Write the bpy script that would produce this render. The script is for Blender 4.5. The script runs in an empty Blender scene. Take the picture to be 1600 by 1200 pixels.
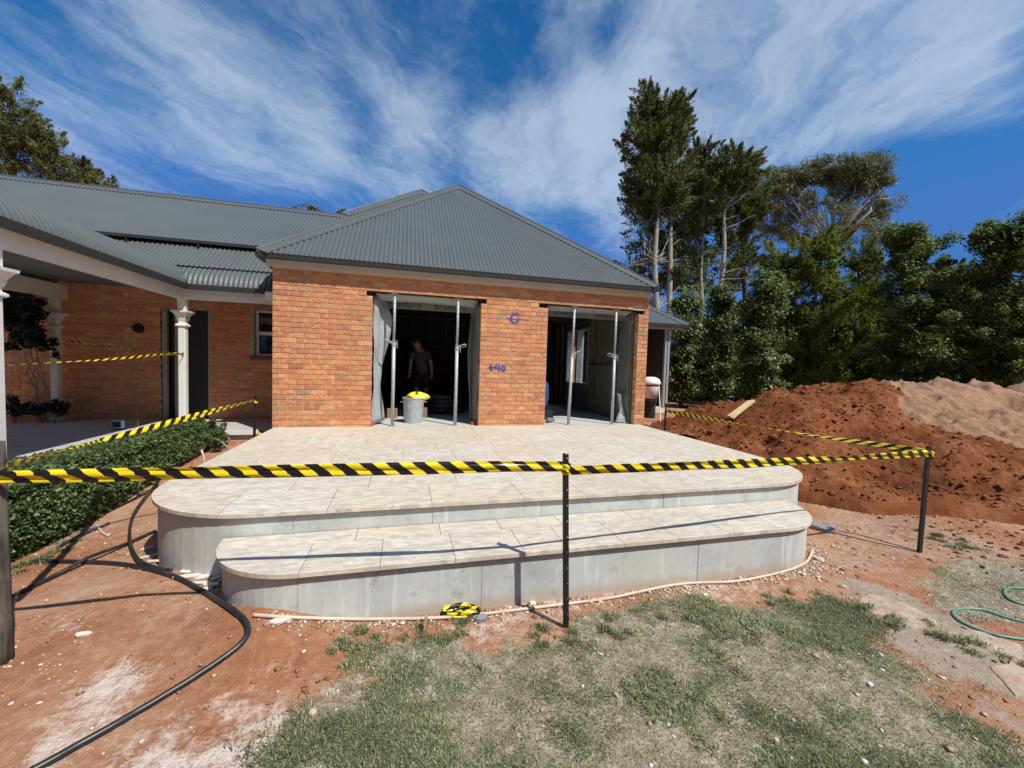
import bpy, math, random
import numpy as np
from mathutils import Vector, Matrix, Quaternion

# ------------------------------------------------------------------ scene, camera, light
SC = bpy.context.scene
COL = SC.collection
random.seed(7)
RNG = np.random.default_rng(11)
rad = math.radians

F_PX = 636.65                                   # focal length in pixels of a 1600 wide picture
YAW, PITCH, ROLL = rad(14.869), rad(2.676), rad(1.767)
CAM = np.array([2.0996, -7.4900, 1.1559])       # metres; origin = left foot of the brick front, terrace level
_cy, _sy = math.cos(YAW), math.sin(YAW)
_fw = np.array([_sy, _cy, 0.]); _rt = np.array([_cy, -_sy, 0.]); _up = np.array([0., 0., 1.])
W_ = _fw * math.cos(PITCH) - _up * math.sin(PITCH)
_u2 = _up * math.cos(PITCH) + _fw * math.sin(PITCH)
R_ = _rt * math.cos(ROLL) + _u2 * math.sin(ROLL)
U_ = _u2 * math.cos(ROLL) - _rt * math.sin(ROLL)
cam_d = bpy.data.cameras.new('camera'); cam = bpy.data.objects.new('camera', cam_d); COL.objects.link(cam)
cam_d.sensor_fit = 'HORIZONTAL'; cam_d.sensor_width = 36.0; cam_d.lens = 36.0 * F_PX / 1600.0
cam_d.clip_start = 0.05; cam_d.clip_end = 2000
M = Matrix(((R_[0], U_[0], -W_[0], CAM[0]), (R_[1], U_[1], -W_[1], CAM[1]), (R_[2], U_[2], -W_[2], CAM[2]), (0, 0, 0, 1)))
cam.matrix_world = M
SC.camera = cam

SUN_AZ, SUN_EL = rad(35), rad(54)               # light travels 35 deg left of +Y and down
sdir = Vector((-math.sin(SUN_AZ) * math.cos(SUN_EL), math.cos(SUN_AZ) * math.cos(SUN_EL), -math.sin(SUN_EL)))
sun_d = bpy.data.lights.new('sun', 'SUN'); sun_d.energy = 5.0; sun_d.angle = rad(0.53); sun_d.color = (1.0, 0.955, 0.88)
sun = bpy.data.objects.new('sun', sun_d); COL.objects.link(sun)
sun.rotation_euler = sdir.to_track_quat('-Z', 'Y').to_euler(); sun.location = (6, -12, 14)

SC.view_settings.view_transform = 'Standard'; SC.view_settings.look = 'None'
SC.view_settings.exposure = 0.0; SC.view_settings.gamma = 1.0; SC.view_settings.use_curve_mapping = False

def link(nt, a, b): nt.links.new(a, b)
def nd(nt, t, **kw):
    n = nt.nodes.new(t)
    for k, v in kw.items():
        if k in n.inputs.keys() if isinstance(k, str) else False:
            if isinstance(v, bpy.types.NodeSocket): nt.links.new(v, n.inputs[k])
            else: n.inputs[k].default_value = v
        else: setattr(n, k, v)
    return n
def setin(nt, n, i, v):
    if isinstance(v, bpy.types.NodeSocket): nt.links.new(v, n.inputs[i])
    else: n.inputs[i].default_value = v
def math_(nt, op, a, b=0.0, c=None, clamp=False):
    n = nt.nodes.new('ShaderNodeMath'); n.operation = op; n.use_clamp = clamp
    setin(nt, n, 0, a); setin(nt, n, 1, b)
    if c is not None: setin(nt, n, 2, c)
    return n.outputs[0]
def mix_(nt, fac, a, b, mode='MIX'):
    n = nt.nodes.new('ShaderNodeMix'); n.data_type = 'RGBA'; n.blend_type = mode
    setin(nt, n, 0, fac)
    for i, v in ((6, a), (7, b)):
        if isinstance(v, bpy.types.NodeSocket): nt.links.new(v, n.inputs[i])
        else: n.inputs[i].default_value = (*v[:3], 1)
    return n.outputs[2]
def ramp_(nt, fac, stops, interp='LINEAR'):
    n = nt.nodes.new('ShaderNodeValToRGB'); cr = n.color_ramp; cr.interpolation = interp
    while len(cr.elements) < len(stops): cr.elements.new(0.5)
    for e, (p, c) in zip(cr.elements, stops):
        e.position = p; e.color = (*c, 1) if len(c) == 3 else c
    link(nt, fac, n.inputs[0]); return n.outputs[0]
def step_(nt, v, lo, hi):
    n = nt.nodes.new('ShaderNodeMapRange'); n.interpolation_type = 'SMOOTHSTEP'
    setin(nt, n, 0, v); n.inputs[1].default_value = lo; n.inputs[2].default_value = hi
    return n.outputs[0]
def noise_(nt, vec, scale, detail=4, rough=0.55, dist=0.0, out=0):
    n = nt.nodes.new('ShaderNodeTexNoise')
    if vec is not None: link(nt, vec, n.inputs['Vector'])
    n.inputs['Scale'].default_value = scale; n.inputs['Detail'].default_value = detail
    n.inputs['Roughness'].default_value = rough; n.inputs['Distortion'].default_value = dist
    return n.outputs[out]
def map_(nt, vec, loc=(0, 0, 0), rot=(0, 0, 0), scale=(1, 1, 1)):
    n = nt.nodes.new('ShaderNodeMapping'); link(nt, vec, n.inputs[0])
    n.inputs[1].default_value = loc; n.inputs[2].default_value = rot; n.inputs[3].default_value = scale
    return n.outputs[0]

# ------------------------------------------------------------------ sky with cirrus
wd = bpy.data.worlds.new('World'); SC.world = wd; wd.use_nodes = True
nt = wd.node_tree; nt.nodes.clear()
sky = nt.nodes.new('ShaderNodeTexSky'); sky.sky_type = 'NISHITA'; sky.sun_disc = False
sky.sun_elevation = SUN_EL; sky.sun_rotation = math.atan2(-sdir.x, -sdir.y)
sky.altitude = 600; sky.air_density = 0.9; sky.dust_density = 0.0; sky.ozone_density = 1.8
tc = nt.nodes.new('ShaderNodeTexCoord')
sep = nt.nodes.new('ShaderNodeSeparateXYZ'); link(nt, tc.outputs['Generated'], sep.inputs[0])
zz = math_(nt, 'MAXIMUM', sep.outputs[2], 0.0); zz = math_(nt, 'ADD', zz, 0.10)
px_ = math_(nt, 'DIVIDE', sep.outputs[0], zz); py_ = math_(nt, 'DIVIDE', sep.outputs[1], zz)
cmb = nt.nodes.new('ShaderNodeCombineXYZ'); link(nt, px_, cmb.inputs[0]); link(nt, py_, cmb.inputs[1])
rot = map_(nt, cmb.outputs[0], rot=(0, 0, rad(30)))                 # streaks run along this +Y
warp = noise_(nt, rot, 1.3, 5, 0.6, out=1)
wv = nt.nodes.new('ShaderNodeVectorMath'); wv.operation = 'MULTIPLY_ADD'
link(nt, warp, wv.inputs[0]); wv.inputs[1].default_value = (0.60, 0.60, 0); link(nt, rot, wv.inputs[2])
fine = noise_(nt, map_(nt, wv.outputs[0], scale=(1.7, 0.95, 1), loc=(3.1, 0.6, 0)), 1.0, 12, 0.68, 0.25)
strk = noise_(nt, map_(nt, wv.outputs[0], scale=(3.6, 1.1, 1), loc=(7.7, 1.6, 0)), 1.0, 10, 0.70, 0.3)
def _ray(x, y): v = W_ + R_ * ((x - 800) / F_PX) - U_ * ((y - 600) / F_PX); return v / np.linalg.norm(v)
macro = None                                                        # the larger banks of cirrus, by direction
for x, y, r, w in ((1230, 20, 17, .60), (1120, 170, 14, .60), (950, 230, 11, .62), (820, 250, 9, .45), (700, 235, 10, .36), (560, 210, 10, .30), (420, 200, 10, .28), (260, 170, 10, .26), (90, 70, 12, .24), (360, 20, 10, .16), (1400, 200, 9, .40), (1560, 60, 9, .26), (1440, 30, 10, .36), (640, 300, 7, .22), (1000, 320, 8, .20), (1560, 235, 8, .28), (990, 70, 6, -.15), (640, 20, 10, .20), (830, 60, 9, .14), (1330, 330, 12, -.45), (1520, 340, 12, -.45), (560, 330, 6, -.2), (600, 90, 8, -.12), (1560, 160, 7, -.2)):
    dn = nt.nodes.new('ShaderNodeVectorMath'); dn.operation = 'DOT_PRODUCT'; link(nt, tc.outputs['Generated'], dn.inputs[0]); dn.inputs[1].default_value = [float(q) for q in _ray(x, y)]
    v = math_(nt, 'MULTIPLY', step_(nt, dn.outputs['Value'], math.cos(rad(r)), 1.0), w)
    macro = v if macro is None else math_(nt, 'ADD', macro, v)
bn = nt.nodes.new('ShaderNodeVectorMath'); bn.operation = 'DOT_PRODUCT'; link(nt, tc.outputs['Generated'], bn.inputs[0]); bn.inputs[1].default_value = [float(-q) for q in W_]
macro = math_(nt, 'ADD', macro, math_(nt, 'MULTIPLY', step_(nt, bn.outputs['Value'], -0.62, -0.30), 0.28))   # cloud cover added outside the view to whiten the fill light
macro = math_(nt, 'MINIMUM', macro, 0.60)
elev = step_(nt, sep.outputs[2], 0.08, 0.30)
cov = math_(nt, 'ADD', math_(nt, 'MULTIPLY', fine, 0.85), math_(nt, 'MULTIPLY', strk, 0.55))
cov = math_(nt, 'ADD', cov, math_(nt, 'MULTIPLY', macro, 0.42))
cl = math_(nt, 'MULTIPLY', step_(nt, cov, 0.64, 1.10), 0.76)
cl = math_(nt, 'MULTIPLY', cl, math_(nt, 'ADD', math_(nt, 'MULTIPLY', elev, 0.85), 0.15))
hs = nt.nodes.new('ShaderNodeHueSaturation'); hs.inputs['Saturation'].default_value = 1.38; hs.inputs['Value'].default_value = 1.35
link(nt, sky.outputs[0], hs.inputs['Color'])
capd = mix_(nt, 1.0, hs.outputs[0], (0.60, 1.95, 5.4), 'DARKEN')                     # deep blue down to the horizon, as in the photograph
skyc = mix_(nt, cl, capd, (5.6, 6.7, 8.2))
bg = nt.nodes.new('ShaderNodeBackground'); link(nt, skyc, bg.inputs[0]); bg.inputs[1].default_value = 0.100
wo = nt.nodes.new('ShaderNodeOutputWorld'); link(nt, bg.outputs[0], wo.inputs[0])

# ------------------------------------------------------------------ helpers: pixels of the photograph to points
def ray(x, y): return W_ + R_ * ((x - 800) / F_PX) - U_ * ((y - 600) / F_PX)
def on_z(x, y, z): d = ray(x, y); return CAM + d * ((z - CAM[2]) / d[2])
def on_y(x, y, Y): d = ray(x, y); return CAM + d * ((Y - CAM[1]) / d[1])
def at(x, y, D): return CAM + ray(x, y) * D

# numpy value noise
def _h(ix, iy, s):
    n = (ix.astype(np.int64) * 374761393 + iy.astype(np.int64) * 668265263 + s * 974711) & 0xffffffff
    n = ((n ^ (n >> 13)) * 1274126177) & 0xffffffff
    return ((n ^ (n >> 16)) & 0xffff) / 65535.0
def vnoise(x, y, s=0):
    x = np.asarray(x, float); y = np.asarray(y, float)
    xi = np.floor(x); yi = np.floor(y); fx = x - xi; fy = y - yi
    fx = fx * fx * (3 - 2 * fx); fy = fy * fy * (3 - 2 * fy)
    a = _h(xi, yi, s); b = _h(xi + 1, yi, s); c = _h(xi, yi + 1, s); d = _h(xi + 1, yi + 1, s)
    return (a * (1 - fx) + b * fx) * (1 - fy) + (c * (1 - fx) + d * fx) * fy
def fbm(x, y, o=4, s=0):
    t = 0; a = 0.5
    for i in range(o):
        t = t + a * (vnoise(x, y, s + i) - 0.5); x = np.asarray(x) * 2.03 + 7.1; y = np.asarray(y) * 2.03 + 3.7; a *= 0.5
    return t
def sst(v, lo, hi):
    t = np.clip((np.asarray(v, float) - lo) / (hi - lo), 0, 1); return t * t * (3 - 2 * t)

G0 = -0.585
def ground(x, y):
    x = np.asarray(x, float); y = np.asarray(y, float)
    g = np.full(np.broadcast(x, y).shape, G0)
    g = g + 0.20 * sst(y, -3.2, 0.3) * sst(-x, 0.0, 0.3)
    g = g + 0.40 * sst(y, -3.6, 0.2) * sst(x, 6.75, 7.2)
    g = g + 0.055 * np.exp(-(((x - 0.5) / 0.9) ** 2 + ((y + 4.1) / 0.8) ** 2)) + 0.075 * np.exp(-(((x - 1.30) / 0.42) ** 2 + ((y + 4.70) / 0.35) ** 2))
    g = g + 0.055 * np.exp(-(((x - 0.5) / 0.9) ** 2 + ((y + 4.1) / 0.8) ** 2)) + 0.075 * np.exp(-(((x - 1.30) / 0.42) ** 2 + ((y + 4.70) / 0.35) ** 2))
    g = g + 0.05 * fbm(x * 0.9, y * 0.9, 3, 5) + 0.018 * fbm(x * 5, y * 5, 3, 9)
    hid = (x > 0.2) & (x < 6.7) & (y > -3.8)
    return np.where(hid, np.minimum(g, -0.62), g)
def gp(x, y, up=0.0):
    d = ray(x, y); t0 = (-0.10 - CAM[2]) / d[2]; t1 = (-0.75 - CAM[2]) / d[2]; ts = np.linspace(t0, t1, 500)
    P = CAM[None] + d[None] * ts[:, None]; h = P[:, 2] - ground(P[:, 0], P[:, 1]); i = int(np.argmax(h <= 0)) if (h <= 0).any() else 499
    p = P[i]; return np.array([p[0], p[1], float(ground(p[0], p[1])) + up])

# ------------------------------------------------------------------ helpers: meshes and things
class MB:
    def __init__(s): s.v = []; s.f = []; s.uv = None
    def box(s, x0, x1, y0, y1, z0, z1):
        i = len(s.v)
        s.v += [(x0, y0, z0), (x1, y0, z0), (x1, y1, z0), (x0, y1, z0), (x0, y0, z1), (x1, y0, z1), (x1, y1, z1), (x0, y1, z1)]
        s.f += [(i, i+3, i+2, i+1), (i+4, i+5, i+6, i+7), (i, i+1, i+5, i+4), (i+1, i+2, i+6, i+5), (i+2, i+3, i+7, i+6), (i+3, i, i+4, i+7)]
        return s
    def bar(s, a, b, w, h, up=(0, 0, 1)):
        a = Vector(a); b = Vector(b); d = (b - a).normalized(); u = Vector(up)
        if abs(d.dot(u)) > 0.98: u = Vector((1, 0, 0))
        r = d.cross(u).normalized(); u = r.cross(d).normalized(); i = len(s.v)
        for p in (a, b):
            for sx, sz in ((-1, -1), (1, -1), (1, 1), (-1, 1)): s.v.append(tuple(p + r * sx * w / 2 + u * sz * h / 2))
        s.f += [(i, i+3, i+2, i+1), (i+4, i+5, i+6, i+7), (i, i+1, i+5, i+4), (i+1, i+2, i+6, i+5), (i+2, i+3, i+7, i+6), (i+3, i, i+4, i+7)]
        return s
    def tube(s, pts, r, n=8, cap=True):
        P = [Vector(p) for p in pts]; m = len(P); base = len(s.v); ref = None
        rr = r if hasattr(r, '__len__') else [r] * m
        for k in range(m):
            t = (P[min(k+1, m-1)] - P[max(k-1, 0)]).normalized()
            if ref is None:
                ref = Vector((0, 0, 1)) if abs(t.z) < 0.9 else Vector((1, 0, 0))
            a = (ref - t * ref.dot(t)).normalized(); ref = a; b = t.cross(a)
            for j in range(n):
                an = 2 * math.pi * j / n
                s.v.append(tuple(P[k] + (a * math.cos(an) + b * math.sin(an)) * rr[k]))
        for k in range(m - 1):
            for j in range(n):
                j2 = (j + 1) % n
                s.f.append((base + k*n + j, base + k*n + j2, base + (k+1)*n + j2, base + (k+1)*n + j))
        if cap:
            s.f.append(tuple(base + j for j in range(n))[::-1]); s.f.append(tuple(base + (m-1)*n + j for j in range(n)))
        return s
    def lathe(s, prof, c, n=24, sq=0.0):
        base = len(s.v)
        for r, z in prof:
            for j in range(n):
                a = 2 * math.pi * j / n
                s.v.append((c[0] + r * math.cos(a), c[1] + r * math.sin(a), c[2] + z))
        for k in range(len(prof) - 1):
            for j in range(n):
                j2 = (j + 1) % n
                s.f.append((base + k*n + j, base + k*n + j2, base + (k+1)*n + j2, base + (k+1)*n + j))
        return s
    def prism(s, poly, z0, z1, ch=0.0):
        n = len(poly); i = len(s.v)
        s.v += [(x, y, z0) for x, y in poly] + [(x, y, z1 - ch) for x, y in poly]
        for k in range(n): s.f.append((i+k, i+(k+1) % n, i+n+(k+1) % n, i+n+k))
        s.f.append(tuple(i+k for k in range(n))[::-1])
        if ch > 0:
            cx = sum(p[0] for p in poly)/n; cy = sum(p[1] for p in poly)/n
            for x, y in poly:
                d = math.hypot(x-cx, y-cy); k_ = max(0, 1 - ch*1.2/d); s.v.append((cx+(x-cx)*k_, cy+(y-cy)*k_, z1))
            for k in range(n): s.f.append((i+n+k, i+n+(k+1) % n, i+2*n+(k+1) % n, i+2*n+k))
            s.f.append(tuple(i+2*n+k for k in range(n)))
        else: s.f.append(tuple(i+n+k for k in range(n)))
        return s
    def quad(s, *p):
        i = len(s.v); s.v += [tuple(q) for q in p]; s.f.append(tuple(range(i, i+len(p)))); return s
    def build(s, name, m, parent=None, smooth=False):
        me = bpy.data.meshes.new(name); me.from_pydata([tuple(map(float, q)) for q in s.v], [], s.f); me.update()
        return finish(name, me, m, parent, smooth)
def finish(name, me, m, parent=None, smooth=False):
    if m is not None: me.materials.append(m)
    if smooth: me.polygons.foreach_set('use_smooth', [True] * len(me.polygons))
    o = bpy.data.objects.new(name, me); COL.objects.link(o); adopt(o, parent); return o
def np_mesh(name, V, Fq, m, parent=None, smooth=False, attrs=None):
    V = np.asarray(V, np.float32); Fq = np.asarray(Fq, np.int32); k = Fq.shape[1]
    me = bpy.data.meshes.new(name)
    me.vertices.add(len(V)); me.vertices.foreach_set('co', V.ravel())
    me.loops.add(Fq.size); me.loops.foreach_set('vertex_index', Fq.ravel())
    me.polygons.add(len(Fq)); me.polygons.foreach_set('loop_start', np.arange(0, Fq.size, k, dtype=np.int32))
    me.update(calc_edges=True)
    for nme, arr in (attrs or {}).items():
        a = me.attributes.new(nme, 'FLOAT', 'POINT'); a.data.foreach_set('value', np.asarray(arr, np.float32))
    return finish(name, me, m, parent, smooth)
WM = {}
def wmat(o):
    if o is None: return Matrix.Identity(4)
    return WM.get(o.name, Matrix.Identity(4))
def adopt(o, parent):
    if parent is not None:
        o.parent = parent; o.matrix_parent_inverse = wmat(parent).inverted()
def tag(o, label=None, cat=None, group=None, kind=None):
    if label: o['label'] = label
    if cat: o['category'] = cat
    if group: o['group'] = group
    if kind: o['kind'] = kind
    return o
def thing(name, label, cat, loc=(0, 0, 0), group=None):
    o = bpy.data.objects.new(name, None); COL.objects.link(o); o.location = [float(q) for q in loc]; o.empty_display_size = 0.2
    WM[o.name] = Matrix.Translation(Vector([float(q) for q in loc]))
    return tag(o, label, cat, group)
# ------------------------------------------------------------------ materials
def new_mat(name):
    m = bpy.data.materials.new(name); m.use_nodes = True; t = m.node_tree
    b = t.nodes['Principled BSDF']; g = t.nodes.new('ShaderNodeNewGeometry')
    return m, t, b, g.outputs['Position'], g
def bump_(t, b, h, dist, strength=1.0):
    n = t.nodes.new('ShaderNodeBump'); n.inputs['Distance'].default_value = dist; n.inputs['Strength'].default_value = strength
    link(t, h, n.inputs['Height']); link(t, n.outputs[0], b.inputs['Normal'])
def pm(name, col, rough=0.6, metal=0.0, var=0.12, scale=12.0, bump=0.0, bscale=60.0, dirt=None, dirt_amt=0.4, spec=0.5):
    m, t, b, P, g = new_mat(name)
    n = noise_(t, P, scale, 5, 0.6)
    lo = tuple(c * (1 - var) for c in col); hi = tuple(min(1, c * (1 + var)) for c in col)
    c = ramp_(t, n, [(0.3, lo), (0.7, hi)])
    if dirt is not None:
        d = step_(t, noise_(t, P, scale * 0.35, 6, 0.65), 0.5, 0.72); d = math_(t, 'MULTIPLY', d, dirt_amt); c = mix_(t, d, c, dirt)
    link(t, c, b.inputs['Base Color'])
    b.inputs['Roughness'].default_value = rough; b.inputs['Metallic'].default_value = metal
    b.inputs['Specular IOR Level'].default_value = spec
    if bump > 0: bump_(t, b, noise_(t, P, bscale, 5, 0.6), bump)
    return m
def obj_rand(t):
    n = t.nodes.new('ShaderNodeObjectInfo'); return n
def brick_mat(name, attr):
    m, t, b, P, g = new_mat(name)
    if attr: r = g.outputs['Random Per Island']
    else: r = obj_rand(t).outputs['Random']
    base = ramp_(t, r, [(0.0, (0.53, 0.195, 0.078)), (0.16, (0.59, 0.245, 0.088)), (0.32, (0.53, 0.180, 0.082)), (0.48, (0.62, 0.285, 0.105)),
                        (0.60, (0.48, 0.155, 0.075)), (0.74, (0.63, 0.325, 0.140)), (0.88, (0.56, 0.220, 0.090)), (0.96, (0.46, 0.240, 0.115)), (1.0, (0.40, 0.255, 0.145))])
    n1 = noise_(t, map_(t, P, scale=(1, 1, 1.6)), 9, 5, 0.65)
    c = mix_(t, math_(t, 'MULTIPLY', step_(t, n1, 0.48, 0.64), 0.7), base, (0.70, 0.410, 0.205))
    n2 = noise_(t, P, 38, 4, 0.7); c = mix_(t, math_(t, 'MULTIPLY', step_(t, n2, 0.50, 0.72), 0.50), c, (0.40, 0.115, 0.055))
    vo = t.nodes.new('ShaderNodeTexVoronoi'); link(t, P, vo.inputs['Vector']); vo.inputs['Scale'].default_value = 19
    vo.inputs['Randomness'].default_value = 1.0
    sp = math_(t, 'SUBTRACT', 1.0, step_(t, vo.outputs['Distance'], 0.07, 0.17))
    sp = math_(t, 'MULTIPLY', sp, step_(t, noise_(t, P, 4.5, 3), 0.44, 0.54)); c = mix_(t, math_(t, 'MULTIPLY', sp, 0.9), c, (0.05, 0.028, 0.02))
    hs = t.nodes.new('ShaderNodeHueSaturation'); hs.inputs['Saturation'].default_value = 0.97
    wn = t.nodes.new('ShaderNodeMath'); wn.operation = 'MULTIPLY_ADD'
    fr = math_(t, 'FRACT', math_(t, 'MULTIPLY', r, 37.7))
    link(t, fr, wn.inputs[0]); wn.inputs[1].default_value = 0.22; wn.inputs[2].default_value = 0.88
    link(t, wn.outputs[0], hs.inputs['Value']); link(t, c, hs.inputs['Color'])
    link(t, hs.outputs[0], b.inputs['Base Color']); b.inputs['Roughness'].default_value = 0.85
    bump_(t, b, noise_(t, P, 90, 4, 0.6), 0.003, 0.7)
    return m
MT = {}
MT['brick'] = brick_mat('brick_single', False); MT['brickwork'] = brick_mat('brick_joined', True)
MT['mortar'] = pm('mortar', (0.68, 0.50, 0.35), 0.95, var=0.12, scale=14, bump=0.002, bscale=120)
MT['roof'] = pm('roof_steel', (0.098, 0.112, 0.113), 0.45, var=0.07, scale=1.3, spec=0.4)
MT['gutter'] = pm('gutter_steel', (0.032, 0.036, 0.037), 0.5, var=0.08, scale=2)
MT['fascia'] = pm('fascia_paint', (0.62, 0.57, 0.475), 0.6, var=0.05, scale=3, dirt=(0.33, 0.31, 0.27), dirt_amt=0.25)
MT['white'] = pm('white_paint', (0.76, 0.75, 0.70), 0.5, var=0.04, scale=4, dirt=(0.5, 0.48, 0.42), dirt_amt=0.3)
MT['galv'] = pm('galvanised', (0.46, 0.49, 0.50), 0.5, metal=0.15, var=0.15, scale=25, dirt=(0.33, 0.32, 0.30), dirt_amt=0.5)
MT['black_steel'] = pm('black_steel', (0.014, 0.014, 0.015), 0.45, var=0.3, scale=20)
MT['timber'] = pm('timber', (0.40, 0.27, 0.14), 0.75, var=0.2, scale=14)
MT['pale_timber'] = pm('pale_timber', (0.62, 0.46, 0.27), 0.75, var=0.15, scale=14)
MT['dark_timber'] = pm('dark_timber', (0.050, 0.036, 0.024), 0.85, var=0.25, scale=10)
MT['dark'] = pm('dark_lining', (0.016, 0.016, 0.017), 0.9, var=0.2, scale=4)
MT['studs'] = pm('stud_timber', (0.16, 0.145, 0.085), 0.85, var=0.25, scale=8)
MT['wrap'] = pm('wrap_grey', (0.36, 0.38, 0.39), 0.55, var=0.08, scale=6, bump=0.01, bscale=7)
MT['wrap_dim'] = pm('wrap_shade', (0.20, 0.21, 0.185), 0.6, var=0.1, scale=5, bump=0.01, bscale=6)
MT['ink'] = pm('print_ink', (0.03, 0.03, 0.035), 0.6)
MT['door'] = pm('dark_door', (0.012, 0.012, 0.013), 0.35, var=0.2, scale=5)
MT['frame_grey'] = pm('frame_grey', (0.30, 0.29, 0.26), 0.55, var=0.1, scale=6)
MT['alu'] = pm('aluminium', (0.46, 0.50, 0.51), 0.4, metal=0.4, var=0.1, scale=8)
MT['sill'] = pm('sill_brown', (0.13, 0.10, 0.075), 0.7, var=0.1, scale=5)
MT['plastic_white'] = pm('white_plastic', (0.80, 0.80, 0.78), 0.35, var=0.03, scale=6)
MT['rubber'] = pm('black_pipe', (0.020, 0.023, 0.027), 0.38, var=0.3, scale=10, dirt=(0.20, 0.14, 0.10), dirt_amt=0.35)
MT['grey_pipe'] = pm('grey_pipe', (0.19, 0.18, 0.165), 0.5, var=0.15, scale=10, dirt=(0.28, 0.19, 0.13), dirt_amt=0.5)
MT['cream_pipe'] = pm('cream_conduit', (0.60, 0.51, 0.39), 0.5, var=0.1, scale=8, dirt=(0.42, 0.25, 0.15), dirt_amt=0.6)
MT['green_hose'] = pm('green_hose', (0.10, 0.30, 0.20), 0.45, var=0.15, scale=10, dirt=(0.45, 0.42, 0.36), dirt_amt=0.4)
MT['post_wood'] = pm('weathered_post', (0.115, 0.098, 0.08), 0.9, var=0.35, scale=9, bump=0.006, bscale=40, dirt=(0.05, 0.045, 0.04), dirt_amt=0.7)
MT['yellow'] = pm('yellow_bag', (0.85, 0.80, 0.04), 0.45, var=0.06, scale=10)
MT['red'] = pm('red_plastic', (0.62, 0.06, 0.07), 0.45, var=0.1, scale=10)
MT['blue'] = pm('blue_plastic', (0.02, 0.09, 0.24), 0.35, var=0.35, scale=8, bump=0.02, bscale=9)
MT['pale_blue'] = pm('pale_blue_plastic', (0.30, 0.52, 0.62), 0.4, var=0.1, scale=9)
MT['duct'] = pm('black_duct', (0.02, 0.02, 0.022), 0.22, var=0.3, scale=12, bump=0.01, bscale=30)
MT['cardboard'] = pm('cardboard', (0.28, 0.18, 0.10), 0.85, var=0.12, scale=6)
MT['slate'] = pm('grey_offcut', (0.22, 0.235, 0.24), 0.7, var=0.12, scale=8)
MT['skin'] = pm('skin', (0.42, 0.20, 0.13), 0.55, var=0.08, scale=20)
MT['shirt'] = pm('dark_shirt', (0.060, 0.062, 0.068), 0.9, var=0.15, scale=20)
MT['shorts'] = pm('black_shorts', (0.012, 0.012, 0.014), 0.9, var=0.15, scale=20)
MT['cap'] = pm('dark_cap', (0.02, 0.02, 0.023), 0.85, var=0.15, scale=20)
MT['boots'] = pm('tan_boots', (0.22, 0.13, 0.06), 0.8, var=0.15, scale=20)
MT['string'] = pm('orange_string', (0.42, 0.12, 0.05), 0.8)
MT['verandah'] = pm('verandah_slab', (0.46, 0.44, 0.41), 0.8, var=0.1, scale=3, bump=0.001, bscale=80)
MT['slab'] = pm('house_slab', (0.50, 0.50, 0.47), 0.85, var=0.1, scale=4, bump=0.002, bscale=60)
MT['block'] = pm('slab_edge', (0.62, 0.585, 0.50), 0.9, var=0.1, scale=5, bump=0.002, bscale=60)

# glass that reflects, dark behind
m, t, b, P, g = new_mat('window_glass'); b.inputs['Base Color'].default_value = (0.02, 0.025, 0.03, 1)
b.inputs['Roughness'].default_value = 0.04; b.inputs['Specular IOR Level'].default_value = 0.8; MT['glass'] = m
m, t, b, P, g = new_mat('clear_glass'); b.inputs['Transmission Weight'].default_value = 1.0; b.inputs['Roughness'].default_value = 0.1
b.inputs['IOR'].default_value = 1.1; b.inputs['Base Color'].default_value = (0.85, 0.9, 0.92, 1); MT['clear_glass'] = m

# concrete risers
m, t, b, P, g = new_mat('riser_concrete')
n1 = noise_(t, P, 2.4, 6, 0.6); c = ramp_(t, n1, [(0.3, (0.41, 0.435, 0.425)), (0.5, (0.52, 0.545, 0.53)), (0.72, (0.61, 0.63, 0.605))])
st = noise_(t, map_(t, P, scale=(9, 9, 0.7)), 1.6, 5, 0.7); c = mix_(t, math_(t, 'MULTIPLY', step_(t, st, 0.51, 0.68), 0.7), c, (0.72, 0.73, 0.69))
pt = noise_(t, P, 7, 6, 0.7); c = mix_(t, math_(t, 'MULTIPLY', step_(t, pt, 0.54, 0.68), 0.6), c, (0.33, 0.345, 0.315))
bl_ = noise_(t, P, 1.1, 6, 0.65); c = mix_(t, math_(t, 'MULTIPLY', step_(t, bl_, 0.50, 0.66), 0.45), c, (0.56, 0.55, 0.46))
vo = t.nodes.new('ShaderNodeTexVoronoi'); link(t, P, vo.inputs['Vector']); vo.inputs['Scale'].default_value = 11
pit = math_(t, 'SUBTRACT', 1.0, step_(t, vo.outputs['Distance'], 0.03, 0.09)); pit = math_(t, 'MULTIPLY', pit, step_(t, noise_(t, P, 3, 2), 0.5, 0.58))
c = mix_(t, math_(t, 'MULTIPLY', pit, 0.75), c, (0.10, 0.10, 0.095))
sepz = t.nodes.new('ShaderNodeSeparateXYZ'); link(t, P, sepz.inputs[0])
mud = math_(t, 'ADD', sepz.outputs[2], math_(t, 'MULTIPLY', noise_(t, P, 6, 5, 0.7), 0.16))
mudf = math_(t, 'SUBTRACT', 1.0, step_(t, mud, -0.50, -0.38)); c = mix_(t, math_(t, 'MULTIPLY', mudf, 0.65), c, (0.46, 0.33, 0.22))
link(t, c, b.inputs['Base Color']); b.inputs['Roughness'].default_value = 0.75
bump_(t, b, math_(t, 'SUBTRACT', noise_(t, P, 30, 5, 0.65), math_(t, 'MULTIPLY', pit, 0.8)), 0.0016); MT['concrete'] = m

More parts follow.
